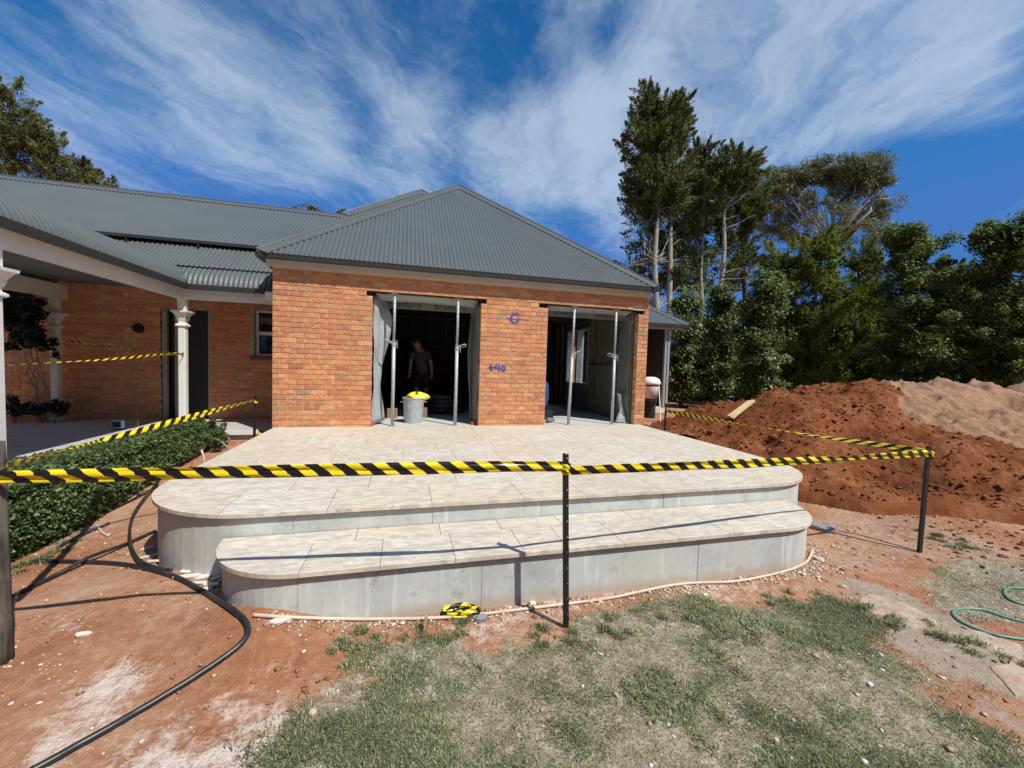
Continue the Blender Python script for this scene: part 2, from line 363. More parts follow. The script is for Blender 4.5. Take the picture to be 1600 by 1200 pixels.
# sawn sandstone pavers: streaks along X, each stone with its own tint and offset
m, t, b, P, g = new_mat('paver_stone')
oi = obj_rand(t); rv = oi.outputs['Random']
off = t.nodes.new('ShaderNodeCombineXYZ'); link(t, math_(t, 'MULTIPLY', rv, 31), off.inputs[0]); link(t, math_(t, 'MULTIPLY', rv, 17), off.inputs[1])
va = t.nodes.new('ShaderNodeVectorMath'); va.operation = 'ADD'; link(t, P, va.inputs[0]); link(t, off.outputs[0], va.inputs[1])
wob = map_(t, va.outputs[0], rot=(0, 0, rad(14)), scale=(2.0, 6.5, 1))
n1 = noise_(t, wob, 1.9, 8, 0.66, 1.6)
c = ramp_(t, n1, [(0.30, (0.44, 0.385, 0.31)), (0.42, (0.56, 0.505, 0.42)), (0.54, (0.66, 0.61, 0.525)), (0.70, (0.73, 0.695, 0.625))])
tint = ramp_(t, math_(t, 'FRACT', math_(t, 'MULTIPLY', rv, 13.3)), [(0.0, (1.0, 1.0, 1.0)), (0.45, (0.99, 0.96, 0.90)), (0.62, (1.0, 0.95, 0.82)), (0.8, (0.97, 0.95, 0.94)), (1.0, (0.98, 0.90, 0.83))])
c = mix_(t, 1.0, c, tint, 'MULTIPLY')
n2 = noise_(t, map_(t, va.outputs[0], scale=(1, 2, 1)), 2.3, 5, 0.6, 0.8); c = mix_(t, math_(t, 'MULTIPLY', step_(t, n2, 0.56, 0.74), 0.42), c, (0.60, 0.49, 0.32))
n3 = noise_(t, wob, 4.2, 6, 0.7, 0.6); c = mix_(t, math_(t, 'MULTIPLY', step_(t, n3, 0.49, 0.60), 0.72), c, (0.40, 0.375, 0.335))
dusty = noise_(t, P, 0.9, 6, 0.62, 0.5); c = mix_(t, math_(t, 'MULTIPLY', step_(t, dusty, 0.46, 0.66), 0.30), c, (0.50, 0.41, 0.30))
link(t, c, b.inputs['Base Color']); b.inputs['Roughness'].default_value = 0.72
bump_(t, b, noise_(t, wob, 9, 5, 0.65), 0.003); MT['paver'] = m

# hazard tape: uv.x metres along, uv.y 0..1 across
m, t, b, P, g = new_mat('hazard_tape')
uv = t.nodes.new('ShaderNodeUVMap'); s2 = t.nodes.new('ShaderNodeSeparateXYZ'); link(t, uv.outputs[0], s2.inputs[0])
ph = math_(t, 'FRACT', math_(t, 'DIVIDE', math_(t, 'ADD', s2.outputs[0], math_(t, 'MULTIPLY', s2.outputs[1], 0.095)), 0.152))
k = math_(t, 'GREATER_THAN', ph, 0.5)
c = mix_(t, k, (0.82, 0.66, 0.02), (0.010, 0.010, 0.011))
link(t, c, b.inputs['Base Color']); b.inputs['Roughness'].default_value = 0.32
MT['tape'] = m

# foliage
def leaf_mat(name, stops, rough=0.5, trans=0.22, spec=0.5):
    m, t, b, P, g = new_mat(name)
    c = ramp_(t, g.outputs['Random Per Island'], stops)
    n = noise_(t, P, 1.1, 3, 0.6); hs = t.nodes.new('ShaderNodeHueSaturation'); link(t, c, hs.inputs['Color'])
    vv = t.nodes.new('ShaderNodeMapRange'); link(t, n, vv.inputs[0]); vv.inputs[1].default_value = 0.3; vv.inputs[2].default_value = 0.7
    vv.inputs[3].default_value = 0.75; vv.inputs[4].default_value = 1.50; link(t, vv.outputs[0], hs.inputs['Value'])
    link(t, hs.outputs[0], b.inputs['Base Color']); b.inputs['Roughness'].default_value = rough; b.inputs['Specular IOR Level'].default_value = spec
    tr = t.nodes.new('ShaderNodeBsdfTranslucent'); link(t, hs.outputs[0], tr.inputs[0])
    mx = t.nodes.new('ShaderNodeMixShader'); mx.inputs[0].default_value = trans
    out = t.nodes['Material Output']; link(t, b.outputs[0], mx.inputs[1]); link(t, tr.outputs[0], mx.inputs[2]); link(t, mx.outputs[0], out.inputs[0])
    return m
MT['leaf_cypress'] = leaf_mat('leaf_cypress', [(0, (0.058, 0.075, 0.020)), (0.5, (0.115, 0.140, 0.036)), (0.85, (0.185, 0.20, 0.052)), (1, (0.23, 0.22, 0.08))], 0.65, 0.25, 0.25)
MT['leaf_gum'] = leaf_mat('leaf_gum', [(0, (0.10, 0.115, 0.048)), (0.5, (0.165, 0.18, 0.082)), (1, (0.26, 0.265, 0.145))], 0.6, 0.22, 0.25)
MT['leaf_broad'] = leaf_mat('leaf_broad', [(0, (0.048, 0.075, 0.016)), (0.5, (0.110, 0.155, 0.034)), (0.82, (0.175, 0.225, 0.062)), (1, (0.34, 0.39, 0.22))], 0.45, 0.35, 0.45)
MT['leaf_bright'] = leaf_mat('leaf_bright', [(0, (0.085, 0.12, 0.018)), (0.5, (0.165, 0.205, 0.032)), (1, (0.26, 0.30, 0.06))], 0.6, 0.4, 0.25)
MT['leaf_pine'] = leaf_mat('leaf_pine', [(0, (0.060, 0.068, 0.020)), (0.5, (0.125, 0.135, 0.036)), (1, (0.21, 0.20, 0.065))], 0.65, 0.25, 0.25)
MT['leaf_hedge'] = leaf_mat('leaf_hedge', [(0, (0.022, 0.045, 0.014)), (0.5, (0.085, 0.135, 0.040)), (0.9, (0.150, 0.205, 0.070)), (1, (0.25, 0.31, 0.13))], 0.55, 0.28, 0.35)
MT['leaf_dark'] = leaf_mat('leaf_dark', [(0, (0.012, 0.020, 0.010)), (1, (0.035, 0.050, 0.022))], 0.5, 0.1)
MT['grass'] = leaf_mat('grass_blade', [(0, (0.095, 0.120, 0.045)), (0.48, (0.155, 0.185, 0.080)), (0.72, (0.24, 0.25, 0.130)), (0.88, (0.38, 0.34, 0.22)), (1, (0.58, 0.52, 0.40))], 0.6, 0.25, 0.3)
MT['weed'] = leaf_mat('weed_blade', [(0, (0.105, 0.130, 0.050)), (0.6, (0.165, 0.195, 0.085)), (0.88, (0.27, 0.28, 0.15)), (1, (0.42, 0.38, 0.26))], 0.55, 0.2, 0.3)
MT['bark'] = pm('bark_pale', (0.36, 0.315, 0.26), 0.9, var=0.3, scale=5, bump=0.02, bscale=14)
MT['bark_dark'] = pm('bark_dark', (0.11, 0.09, 0.07), 0.95, var=0.3, scale=5, bump=0.02, bscale=14)
MT['twig'] = pm('grey_twig', (0.22, 0.19, 0.16), 0.9, var=0.2, scale=8)
MT['shade_core'] = pm('painted_inner_shade', (0.010, 0.014, 0.007), 1.0, var=0.2, scale=5)  # near-black colour painted for the shade inside the leaves

# ground: attributes grass / dust / path give the kind of soil, noise gives the grain
m, t, b, P, g = new_mat('ground_soil')
def attr(n): a = t.nodes.new('ShaderNodeAttribute'); a.attribute_name = n; return a.outputs['Fac']
n1 = noise_(t, P, 1.3, 6, 0.6); n2 = noise_(t, P, 14, 6, 0.7); n3 = noise_(t, P, 60, 4, 0.7)
red = ramp_(t, math_(t, 'ADD', math_(t, 'MULTIPLY', n1, 0.6), math_(t, 'MULTIPLY', n2, 0.4)), [(0.34, (0.26, 0.105, 0.052)), (0.46, (0.37, 0.170, 0.090)), (0.55, (0.44, 0.250, 0.155)), (0.68, (0.52, 0.355, 0.25))])
straw = ramp_(t, n2, [(0.3, (0.22, 0.175, 0.115)), (0.5, (0.33, 0.275, 0.19)), (0.70, (0.51, 0.445, 0.345))])
grey = ramp_(t, n2, [(0.3, (0.30, 0.225, 0.165)), (0.55, (0.385, 0.305, 0.235)), (0.75, (0.48, 0.40, 0.32))])
c = mix_(t, step_(t, math_(t, 'ADD', attr('grass'), math_(t, 'MULTIPLY', math_(t, 'SUBTRACT', n2, 0.5), 0.7)), 0.35, 0.75), red, straw)
c = mix_(t, step_(t, math_(t, 'ADD', attr('path'), math_(t, 'MULTIPLY', math_(t, 'SUBTRACT', n2, 0.5), 0.6)), 0.35, 0.7), c, grey)
du = math_(t, 'ADD', attr('dust'), math_(t, 'ADD', math_(t, 'MULTIPLY', math_(t, 'SUBTRACT', n2, 0.5), 1.3), math_(t, 'MULTIPLY', math_(t, 'SUBTRACT', n3, 0.5), 0.7)))
c = mix_(t, math_(t, 'MULTIPLY', step_(t, du, 0.30, 0.85), 0.9), c, (0.69, 0.60, 0.53))
c = mix_(t, math_(t, 'MULTIPLY', step_(t, n3, 0.60, 0.75), 0.35), c, (0.58, 0.46, 0.34))
link(t, c, b.inputs['Base Color']); b.inputs['Roughness'].default_value = 0.95; b.inputs['Specular IOR Level'].default_value = 0.2
bump_(t, b, math_(t, 'ADD', n2, math_(t, 'MULTIPLY', n3, 0.6)), 0.02); MT['ground'] = m

def soil_mat(name, lo, mid, hi, bd=0.05):
    m, t, b, P, g = new_mat(name)
    n1 = noise_(t, P, 0.9, 7, 0.65); n2 = noise_(t, P, 9, 6, 0.7); n3 = noise_(t, P, 45, 4, 0.7)
    c = ramp_(t, math_(t, 'ADD', math_(t, 'MULTIPLY', n1, 0.70), math_(t, 'MULTIPLY', n2, 0.30)), [(0.36, lo), (0.5, mid), (0.64, hi)])
    c = mix_(t, math_(t, 'MULTIPLY', step_(t, n3, 0.62, 0.74), 0.35), c, (0.50, 0.36, 0.25))
    a = t.nodes.new('ShaderNodeAttribute'); a.attribute_name = 'pale'
    pal = ramp_(t, n2, [(0.3, (0.32, 0.175, 0.10)), (0.7, (0.45, 0.28, 0.18))])
    c = mix_(t, step_(t, math_(t, 'ADD', a.outputs['Fac'], math_(t, 'MULTIPLY', math_(t, 'SUBTRACT', n1, 0.5), 0.8)), 0.4, 0.6), c, pal)
    link(t, c, b.inputs['Base Color']); b.inputs['Roughness'].default_value = 0.97; b.inputs['Specular IOR Level'].default_value = 0.15
    bump_(t, b, math_(t, 'ADD', n2, math_(t, 'MULTIPLY', n3, 0.4)), bd)
    return m
MT['mound'] = soil_mat('mound_soil', (0.080, 0.030, 0.014), (0.22, 0.070, 0.024), (0.35, 0.145, 0.065))
MT['clod'] = soil_mat('clod_soil', (0.12, 0.046, 0.022), (0.23, 0.085, 0.034), (0.36, 0.17, 0.09), 0.02)
MT['clod_dry'] = soil_mat('dry_soil', (0.26, 0.11, 0.055), (0.37, 0.175, 0.095), (0.46, 0.27, 0.17), 0.02)
def stone_mat(name, stops):
    m, t, b, P, g = new_mat(name); c = ramp_(t, g.outputs['Random Per Island'], stops)
    c = mix_(t, math_(t, 'MULTIPLY', noise_(t, P, 60, 4), 0.25), c, (0.35, 0.22, 0.14))
    link(t, c, b.inputs['Base Color']); b.inputs['Roughness'].default_value = 0.9; return m
MT['pebble'] = stone_mat('pebble_stone', [(0, (0.34, 0.19, 0.11)), (0.35, (0.46, 0.33, 0.23)), (0.65, (0.60, 0.49, 0.38)), (0.85, (0.70, 0.63, 0.54)), (1, (0.78, 0.73, 0.66))])
MT['chip'] = stone_mat('chip_stone', [(0, (0.52, 0.48, 0.42)), (0.5, (0.66, 0.62, 0.56)), (1, (0.76, 0.73, 0.68))])
MT['flag'] = pm('flag_stone', (0.41, 0.32, 0.245), 0.9, var=0.30, scale=9, bump=0.010, bscale=26, dirt=(0.38, 0.21, 0.12), dirt_amt=0.85)
# spray paint, patchy
m, t, b, P, g = new_mat('blue_spray'); b.inputs['Base Color'].default_value = (0.045, 0.085, 0.33, 1); b.inputs['Roughness'].default_value = 0.7
al = step_(t, noise_(t, P, 45, 4, 0.7), 0.36, 0.56); link(t, al, b.inputs['Alpha']); MT['spray'] = m
m, t, b, P, g = new_mat('pink_spray'); b.inputs['Base Color'].default_value = (0.62, 0.12, 0.16, 1); b.inputs['Roughness'].default_value = 0.8
al = math_(t, 'MULTIPLY', step_(t, noise_(t, P, 22, 5, 0.7), 0.45, 0.62), 0.7); link(t, al, b.inputs['Alpha']); MT['pink'] = m

m, t, b, P, g = new_mat('post_grain')
gr = noise_(t, map_(t, P, scale=(26, 26, 2.2)), 1.0, 6, 0.7); n2 = noise_(t, P, 6, 5, 0.6)
c = ramp_(t, math_(t, 'ADD', math_(t, 'MULTIPLY', gr, 0.65), math_(t, 'MULTIPLY', n2, 0.35)), [(0.36, (0.022, 0.019, 0.016)), (0.48, (0.075, 0.063, 0.05)), (0.60, (0.16, 0.135, 0.105)), (0.72, (0.26, 0.225, 0.18))])
link(t, c, b.inputs['Base Color']); b.inputs['Roughness'].default_value = 0.95; bump_(t, b, gr, 0.012); MT['post_wood'] = m
# ------------------------------------------------------------------ ground sheet
def inpoly(x, y, poly):
    r = np.zeros(np.shape(x), bool); n = len(poly)
    for i in range(n):
        x1, y1 = poly[i]; x2, y2 = poly[(i+1) % n]
        c = ((y1 > y) != (y2 > y)) & (x < (x2 - x1) * (y - y1) / (y2 - y1 + 1e-12) + x1); r ^= c
    return r
def zone(pix): return [tuple(gp(*q)[:2]) for q in pix]
Z_LAWN = zone([(330, 1290), (390, 1180), (430, 1110), (500, 1075), (560, 1040), (640, 1025), (690, 990), (760, 995), (850, 985), (900, 975), (960, 965), (1040, 955), (1100, 940), (1180, 930), (1250, 925), (1330, 960), (1420, 1030), (1500, 1095), (1600, 1160), (1800, 1290)])
Z_LAWN2 = zone([(1420, 905), (1470, 880), (1560, 870), (1720, 850), (1900, 960), (1720, 990), (1560, 985), (1480, 970), (1440, 935)])
Z_PATH = zone([(1300, 920), (1400, 915), (1460, 950), (1640, 1030), (1800, 1080), (1800, 1230), (1600, 1130), (1500, 1070), (1420, 1010), (1340, 965)])
Z_TAN = zone([(1270, 800), (1420, 790), (1600, 860), (1600, 900), (1440, 880), (1400, 905), (1290, 900), (1240, 920), (1150, 915), (1270, 870)])  # bare tan gravelly ground
Z_DUST = [zone(q) for q in ([(0, 1110), (60, 1080), (140, 1060), (230, 1090), (220, 1130), (60, 1200), (0, 1200)], [(200, 1180), (280, 1110), (400, 1080), (450, 1110), (400, 1200), (330, 1240), (220, 1240)],
          [(330, 1230), (400, 1110), (520, 1070), (660, 1090), (640, 1150), (560, 1230)], [(60, 960), (150, 940), (200, 960), (120, 985)], [(560, 1010), (680, 1040), (740, 1070), (640, 1090)],
          [(300, 930), (345, 940), (400, 970), (360, 990), (320, 960)], [(640, 955), (760, 935), (880, 925), (1090, 905), (1260, 885), (1268, 900), (1100, 930), (880, 955), (720, 985)])]
def masks(x, y):
    wx0 = x + 0.70 * fbm(x * 2.6, y * 2.6, 4, 21); wy0 = y + 0.70 * fbm(x * 2.6 + 9, y * 2.6, 4, 31)
    lawn = 0; path = 0; tanb = 0; dust = 0; K = [(0, 0), (.09, .02), (-.08, .04), (.03, -.09), (-.03, .10), (.17, .08), (-.16, -.07), (.08, -.18), (-.09, .17)]
    for dx, dy in K:
        wx = wx0 + dx; wy = wy0 + dy; p_ = inpoly(wx, wy, Z_PATH)
        path = path + p_ / len(K); lawn = lawn + ((inpoly(wx, wy, Z_LAWN) | inpoly(wx, wy, Z_LAWN2)) & ~p_) / len(K)
        tanb = tanb + inpoly(wx, wy, Z_TAN) / len(K); d_ = np.zeros(np.shape(x))
        for p in Z_DUST: d_ = np.maximum(d_, inpoly(wx, wy, p) * 0.68)
        dust = dust + d_ / len(K)
    dust = np.maximum(dust, lawn * (0.27 + 1.1 * fbm(x * 1.1, y * 1.1, 4, 44)))
    return lawn, dust, np.maximum(path, 0.48 * tanb)
def axis(lo, hi, step, far):
    a = list(np.arange(lo, hi + 1e-6, step)); d = step; x = hi; up = []
    while x < far: d *= 1.35; x += d; up.append(x)
    d = step; x = lo; dn = []
    while x > -far: d *= 1.35; x -= d; dn.append(x)
    return np.array(dn[::-1] + a + up)
gx = axis(-2.6, 9.6, 0.03, 400); gy = axis(-6.9, 0.6, 0.03, 400)
X, Y = np.meshgrid(gx, gy); lawn, dust, path = masks(X, Y); Zg = ground(X, Y)
Zg = Zg + 0.010 * lawn * fbm(X * 9, Y * 9, 3, 77)
nx, ny = len(gx), len(gy); idx = np.arange(nx * ny).reshape(ny, nx)
Fq = np.stack([idx[:-1, :-1].ravel(), idx[:-1, 1:].ravel(), idx[1:, 1:].ravel(), idx[1:, :-1].ravel()], 1)
tag(np_mesh('ground', np.stack([X.ravel(), Y.ravel(), Zg.ravel()], 1), Fq, MT['ground'], None, True, {'grass': lawn.ravel(), 'dust': dust.ravel(), 'path': path.ravel()}), kind='structure')

# ------------------------------------------------------------------ terrace
def rounded(x0, x1, y0, y1, r, n=14):                 # front corners rounded, counter-clockwise
    p = [(x1, y1), (x0, y1)]
    for k in range(n + 1):
        a = math.pi + (math.pi / 2) * k / n; p.append((x0 + r + r * math.cos(a), y0 + r + r * math.sin(a)))
    for k in range(n + 1):
        a = 1.5 * math.pi + (math.pi / 2) * k / n; p.append((x1 - r + r * math.cos(a), y0 + r + r * math.sin(a)))
    return p
def clip(poly, conv):
    out = poly
    for i in range(len(conv)):
        a = conv[i]; b = conv[(i+1) % len(conv)]; inp = out; out = []
        if not inp: break
        def side(p): return (b[0]-a[0])*(p[1]-a[1]) - (b[1]-a[1])*(p[0]-a[0])
        for k in range(len(inp)):
            p = inp[k]; q = inp[(k+1) % len(inp)]; sp, sq = side(p), side(q)
            if sp >= 0: out.append(p)
            if (sp >= 0) != (sq >= 0):
                tt = sp / (sp - sq); out.append((p[0] + (q[0]-p[0])*tt, p[1] + (q[1]-p[1])*tt))
    res = []
    for p in out:
        if not res or math.hypot(p[0]-res[-1][0], p[1]-res[-1][1]) > 1e-4: res.append(p)
    return res
terr = thing('stone_terrace', 'raised terrace of pale stone pavers with rounded corners and one lower step', 'terrace', (3.4, -4.7, G0))
UP = rounded(0.03, 6.86, -4.15, -0.005, 1.0); LOW = rounded(0.84, 6.01, -4.765, -3.9, 0.63)
UPB = rounded(0.07, 6.82, -4.11, -0.03, 0.96); LOWB = rounded(0.88, 5.97, -4.725, -3.9, 0.59)
MB().prism(UPB[::1], -0.75, -0.034).build('terrace_core', MT['concrete'], terr)
MB().prism(LOWB[::1], -0.75, -0.214).build('step_core', MT['concrete'], terr)
GROUT = pm('grout', (0.66, 0.62, 0.54), 0.9, var=0.1, scale=20)
MB().prism(rounded(0.036, 6.854, -4.144, -0.01, 0.994), -0.0335, -0.0016).build('grout_bed', GROUT, terr)
MB().prism(rounded(0.846, 6.004, -4.759, -4.125, 0.62), -0.2135, -0.1816).build('grout_bed', GROUT, terr)
GROUT = pm('grout', (0.66, 0.62, 0.54), 0.9, var=0.1, scale=20)
MB().prism(rounded(0.036, 6.854, -4.144, -0.01, 0.994), -0.0335, -0.0016).build('grout_bed', GROUT, terr)
MB().prism(rounded(0.846, 6.004, -4.759, -4.125, 0.62), -0.2135, -0.1816).build('grout_bed', GROUT, terr)
def panels(outline, z0, z1, cuts, seed):
    # thin facing panels that follow the outline; cuts are X positions on the front, the ends take in the curves
    pts = outline[1:] + [outline[0]]
    d = [0]
    for a, b in zip(pts, pts[1:]): d.append(d[-1] + math.hypot(b[0]-a[0], b[1]-a[1]))
    def P(s):
        for k in range(len(d) - 1):
            if s <= d[k+1] or k == len(d) - 2:
                t_ = (s - d[k]) / (d[k+1] - d[k]); a, b = pts[k], pts[k+1]
                tx, ty = b[0]-a[0], b[1]-a[1]; L = math.hypot(tx, ty); return a[0]+tx*t_, a[1]+ty*t_, ty/L, -tx/L
    s_of = []
    yf = min(p[1] for p in pts); kf = next(k for k in range(len(pts)) if abs(pts[k][1]-yf) < 1e-6)
    for cx in cuts: s_of.append(d[kf] + (cx - pts[kf][0]))
    brk = [0.02] + s_of + [d[-1] - 0.02]
    for a, b in zip(brk, brk[1:]):
        a += 0.0025; b -= 0.0025; n = max(2, int((b - a) / 0.05)); mb = MB()
        pr = random.uniform(0.004, 0.007)
        for k in range(n + 1):
            x, y, nx_, ny_ = P(a + (b - a) * k / n)
            mb.v += [(x - nx_*0.004, y - ny_*0.004, z0), (x + nx_*pr, y + ny_*pr, z0), (x + nx_*pr, y + ny_*pr, z1), (x - nx_*0.004, y - ny_*0.004, z1)]
        for k in range(n):
            i = 4 * k
            for j in (0, 1, 2): mb.f.append((i+j, i+4+j, i+5+j, i+1+j)[::-1])
        mb.f.append((0, 1, 2, 3)); e = 4 * n; mb.f.append((e+3, e+2, e+1, e))
        mb.build('riser_panel', MT['concrete'], terr)
panels(UPB, -0.74, -0.036, [1.30, 2.35, 3.30, 4.55, 5.55], 1)
panels(LOWB, -0.74, -0.216, [1.475, 2.655, 4.455], 2)
def pave(outline, ztop, rows, name='paver'):
    for y0, y1, xs in rows:
        for a, b in zip(xs, xs[1:]):
            g_ = 0.0013
            q = clip([(a+g_, y0+g_), (b-g_, y0+g_), (b-g_, y1-g_), (a+g_, y1-g_)], outline)
            if len(q) < 3: continue
            MB().prism(q, ztop - 0.030, ztop + random.uniform(-0.0006, 0.0006), 0.0015).build(name, MT['paver'], terr)
rows = [(-4.16, -3.61, [0, 0.80, 1.545, 2.34, 3.134, 3.715, 4.51, 5.20, 5.80, 6.9]), (-3.61, -3.06, [0, .42, 1.14, 1.80, 2.62, 3.30, 4.05, 4.72, 5.42, 6.12, 6.9])]
y = -3.06; rr_ = random.Random(5)
while y < -0.1:
    xs = [0.0, rr_.uniform(.25, .8)]
    while xs[-1] < 6.3: xs.append(xs[-1] + rr_.choice([0.55, 0.8, 0.8, 0.8, 0.62]))
    if xs[-1] > 6.6: xs[-1] = 6.9
    else: xs.append(6.9)
    rows.append((y, min(y + 0.51, -0.004), xs)); y += 0.51
pave(UP, 0.0, rows)
pave(LOW, -0.18, [(-4.78, -4.34, [0.8, 1.486, 1.97, 2.463, 2.96, 3.30, 3.754, 4.24, 4.73, 5.27, 6.1]), (-4.34, -4.124, [0.8, 1.769, 2.40, 2.89, 3.42, 4.10, 4.55, 5.15, 5.50, 6.1])])

# ------------------------------------------------------------------ house
house = thing('brick_house', 'single storey orange brick house with grey corrugated roof and white posted verandah, under renovation', 'house', (3.0, 2.0, -0.1))
XR = 6.97; O1 = (1.55, 3.456); O2 = (4.766, 6.735); HEAD = 2.357; TOPW = 2.66; CZ = 0.086
wall = MB()
def wbox(x0, x1, z0, z1): wall.box(x0, x1, 0.011, 0.11, z0, z1)
wbox(0, O1[0], -0.3, HEAD - CZ); wbox(O1[1], O2[0], -0.3, HEAD - CZ); wbox(O2[1], XR, -0.3, HEAD - CZ)
wbox(0.001, O1[0]-0.10, HEAD - CZ, HEAD); wbox(O1[1]+0.10, O2[0]-0.19, HEAD - CZ, HEAD); wbox(O2[1]+0.14, XR-.001, HEAD - CZ, HEAD)
wbox(0, XR, HEAD, TOPW)
front = wall.build('wall', MT['mortar'], house)
BR = {}
def brick_mesh(L, k):
    key = (round(L, 3), k)
    if key in BR: return BR[key]
    r = random.Random(hash(key) & 0xffff); mb = MB(); h = 0.0765; c = 0.005
    j = lambda: r.uniform(-0.0016, 0.0016)
    a = [(0, 0.10, 0), (L, 0.10, 0), (L, 0.10, h), (0, 0.10, h)]
    m_ = [(j(), c, j()), (L + j(), c, j()), (L + j(), c, h + j()), (j(), c, h + j())]
    f_ = [(c + j(), j(), c + j()), (L - c + j(), j(), c + j()), (L - c + j(), j(), h - c + j()), (c + j(), j(), h - c + j())]
    mb.v = a + m_ + f_
    for i in range(4):
        i2 = (i + 1) % 4; mb.f.append((i, i2, 4 + i2, 4 + i)); mb.f.append((4 + i, 4 + i2, 8 + i2, 8 + i))
    mb.f.append((8, 9, 10, 11))
    me = bpy.data.meshes.new('brick'); me.from_pydata(mb.v, [], mb.f); me.update(); me.materials.append(MT['brick']); BR[key] = me
    return me
spots = []
def course(x0, x1, z, odd):
    x = x0 + (0.12 if odd else 0.0) - (0.24 if odd else 0)
    while x < x1 - 0.02:
        a = max(x, x0); b = min(x + 0.23, x1)
        if b - a > 0.035: spots.append((a, b - a, z))
        x += 0.24
for i in range(32):
    z = -0.051 + CZ * i; odd = i % 2
    if z > TOPW - 0.06: break
    if z + CZ <= HEAD - CZ + 0.02:
        for a, b in ((0, O1[0]), (O1[1], O2[0]), (O2[1], XR)): course(a, b, z, odd)
    elif z + CZ <= HEAD + 0.02:
        course(0, O1[0] - 0.10, z, odd); course(O1[1] + 0.10, O2[0] - 0.19, z, odd); course(O2[1] + 0.14, XR, z, odd)
    elif i == 28: course(0, XR - 0.37, z, odd); course(XR - 0.10, XR, z, odd)
    else: course(0, XR, z, odd)
def bd(s): return math.hypot(s[0] - CAM[0], CAM[1]) + (0.0 if s[1] > 0.2 else 0.9)
spots.sort(key=bd)
rest = MB()
def add_brick(mb, x, L, z, Yf=0.0, ys=1):
    c = 0.005; h = 0.0765; i = len(mb.v); jj = lambda: random.uniform(-.0015, .0015)
    mb.v += [(x, Yf+.1*ys, z), (x+L, Yf+.1*ys, z), (x+L, Yf+.1*ys, z+h), (x, Yf+.1*ys, z+h), (x+jj(), Yf+c, z), (x+L, Yf+c, z+jj()), (x+L, Yf+c, z+h), (x, Yf+c, z+h), (x+c, Yf+jj(), z+c), (x+L-c, Yf+jj(), z+c), (x+L-c, Yf+jj(), z+h-c), (x+c, Yf+jj(), z+h-c)]
    for k in range(4):
        k2 = (k + 1) % 4; mb.f.append((i+k, i+k2, i+4+k2, i+4+k)); mb.f.append((i+4+k, i+4+k2, i+8+k2, i+8+k))
    mb.f.append((i+8, i+9, i+10, i+11))
for n, (x, L, z) in enumerate(spots):
    yj = random.uniform(-0.0015, 0.0015)
    if n < 300:
        o = bpy.data.objects.new('brick', brick_mesh(round(L, 3), n % 3 if L > 0.2 else 0)); COL.objects.link(o)
        o.parent = front; o.location = (x, yj, z)
    else: add_brick(rest, x, L, z, yj)
# old house wall behind the verandah
OWY = 2.0; FL = -0.12
DX0, DX1, DT = -2.52, -1.69, 2.10; WX0, WX1, WZ0, WZ1 = -0.93, -0.20, 1.12, 2.18
ow = MB()
def obox(x0, x1, z0, z1): ow.box(x0, x1, OWY + 0.011, OWY + 0.11, z0, z1)
obox(-7.2, DX0, -0.4, 3.3); obox(DX0, DX1, DT, 3.3); obox(DX1, WX0, -0.4, 3.3); obox(WX0, WX1, -0.4, WZ0); obox(WX0, WX1, WZ1, 3.3); obox(WX1, 0.0, -0.4, 3.3)
ow.build('wall', MT['mortar'], house)
for i in range(40):
    z = FL - 0.05 + CZ * i; x = -7.2 + (0.12 if i % 2 else 0)
    if z > 3.1: break
    while x < -0.02:
        segs = [(x, min(x + 0.23, 0))]
        for a0, a1, b0, b1 in ((DX0, DX1, -1, DT), (WX0, WX1, WZ0, WZ1)):
            if z + 0.04 > b0 and z + 0.04 < b1:
                ns = []
                for a, b in segs:
                    if b <= a0 or a >= a1: ns.append((a, b))
                    else:
                        if a < a0: ns.append((a, a0))
                        if b > a1: ns.append((a1, b))
                segs = ns
        for a, b in segs:
            if b - a > 0.04: add_brick(rest, a, b - a, z, OWY)
        x += 0.24
tag(rest.build('brickwork', MT['brickwork'], house), kind='stuff')
# lintels: dark steel angles bearing on the piers
def lintel(x0, x1, notchz):
    MB().box(x0, x1, 0.012, 0.118, HEAD - 0.012, HEAD - 0.002).box(x0, x1, 0.108, 0.118, HEAD - 0.0115, HEAD + 0.10).build('lintel', MT['black_steel'], house)
lintel(O1[0] - 0.12, O1[1] + 0.12, 0); lintel(O2[0] - 0.2, O2[1] + 0.16, 0)
for a, b in ((O1[0] - 0.10, O1[0]), (O1[1], O1[1] + 0.10), (O2[0] - 0.19, O2[0]), (O2[1], O2[1] + 0.14)):
    MB().box(a + .001, b, 0.06, 0.105, HEAD - CZ + .001, HEAD - 0.013).build('bearing_gap', MT['dark'], house)
MB().box(XR - 0.37, XR - 0.10, 0.05, 0.10, HEAD + 0.01, HEAD + CZ).build('bearing_gap', MT['dark'], house)
# side walls of the front wing
MB().box(0.0, 0.11, 0.112, 3.2, -0.3, TOPW).build('wall', MT['brickwork'], house)
rw = MB(); rw.box(XR - .11, XR, 0.112, 2.30, -0.3, TOPW); rw.box(XR - .11, XR, 3.70, 6.0, -0.3, TOPW); rw.box(XR - .11, XR, 2.30, 3.70, -0.3, 0.68); rw.box(XR - .11, XR, 2.30, 3.70, 2.20, TOPW)
rw.build('wall', MT['brickwork'], house)

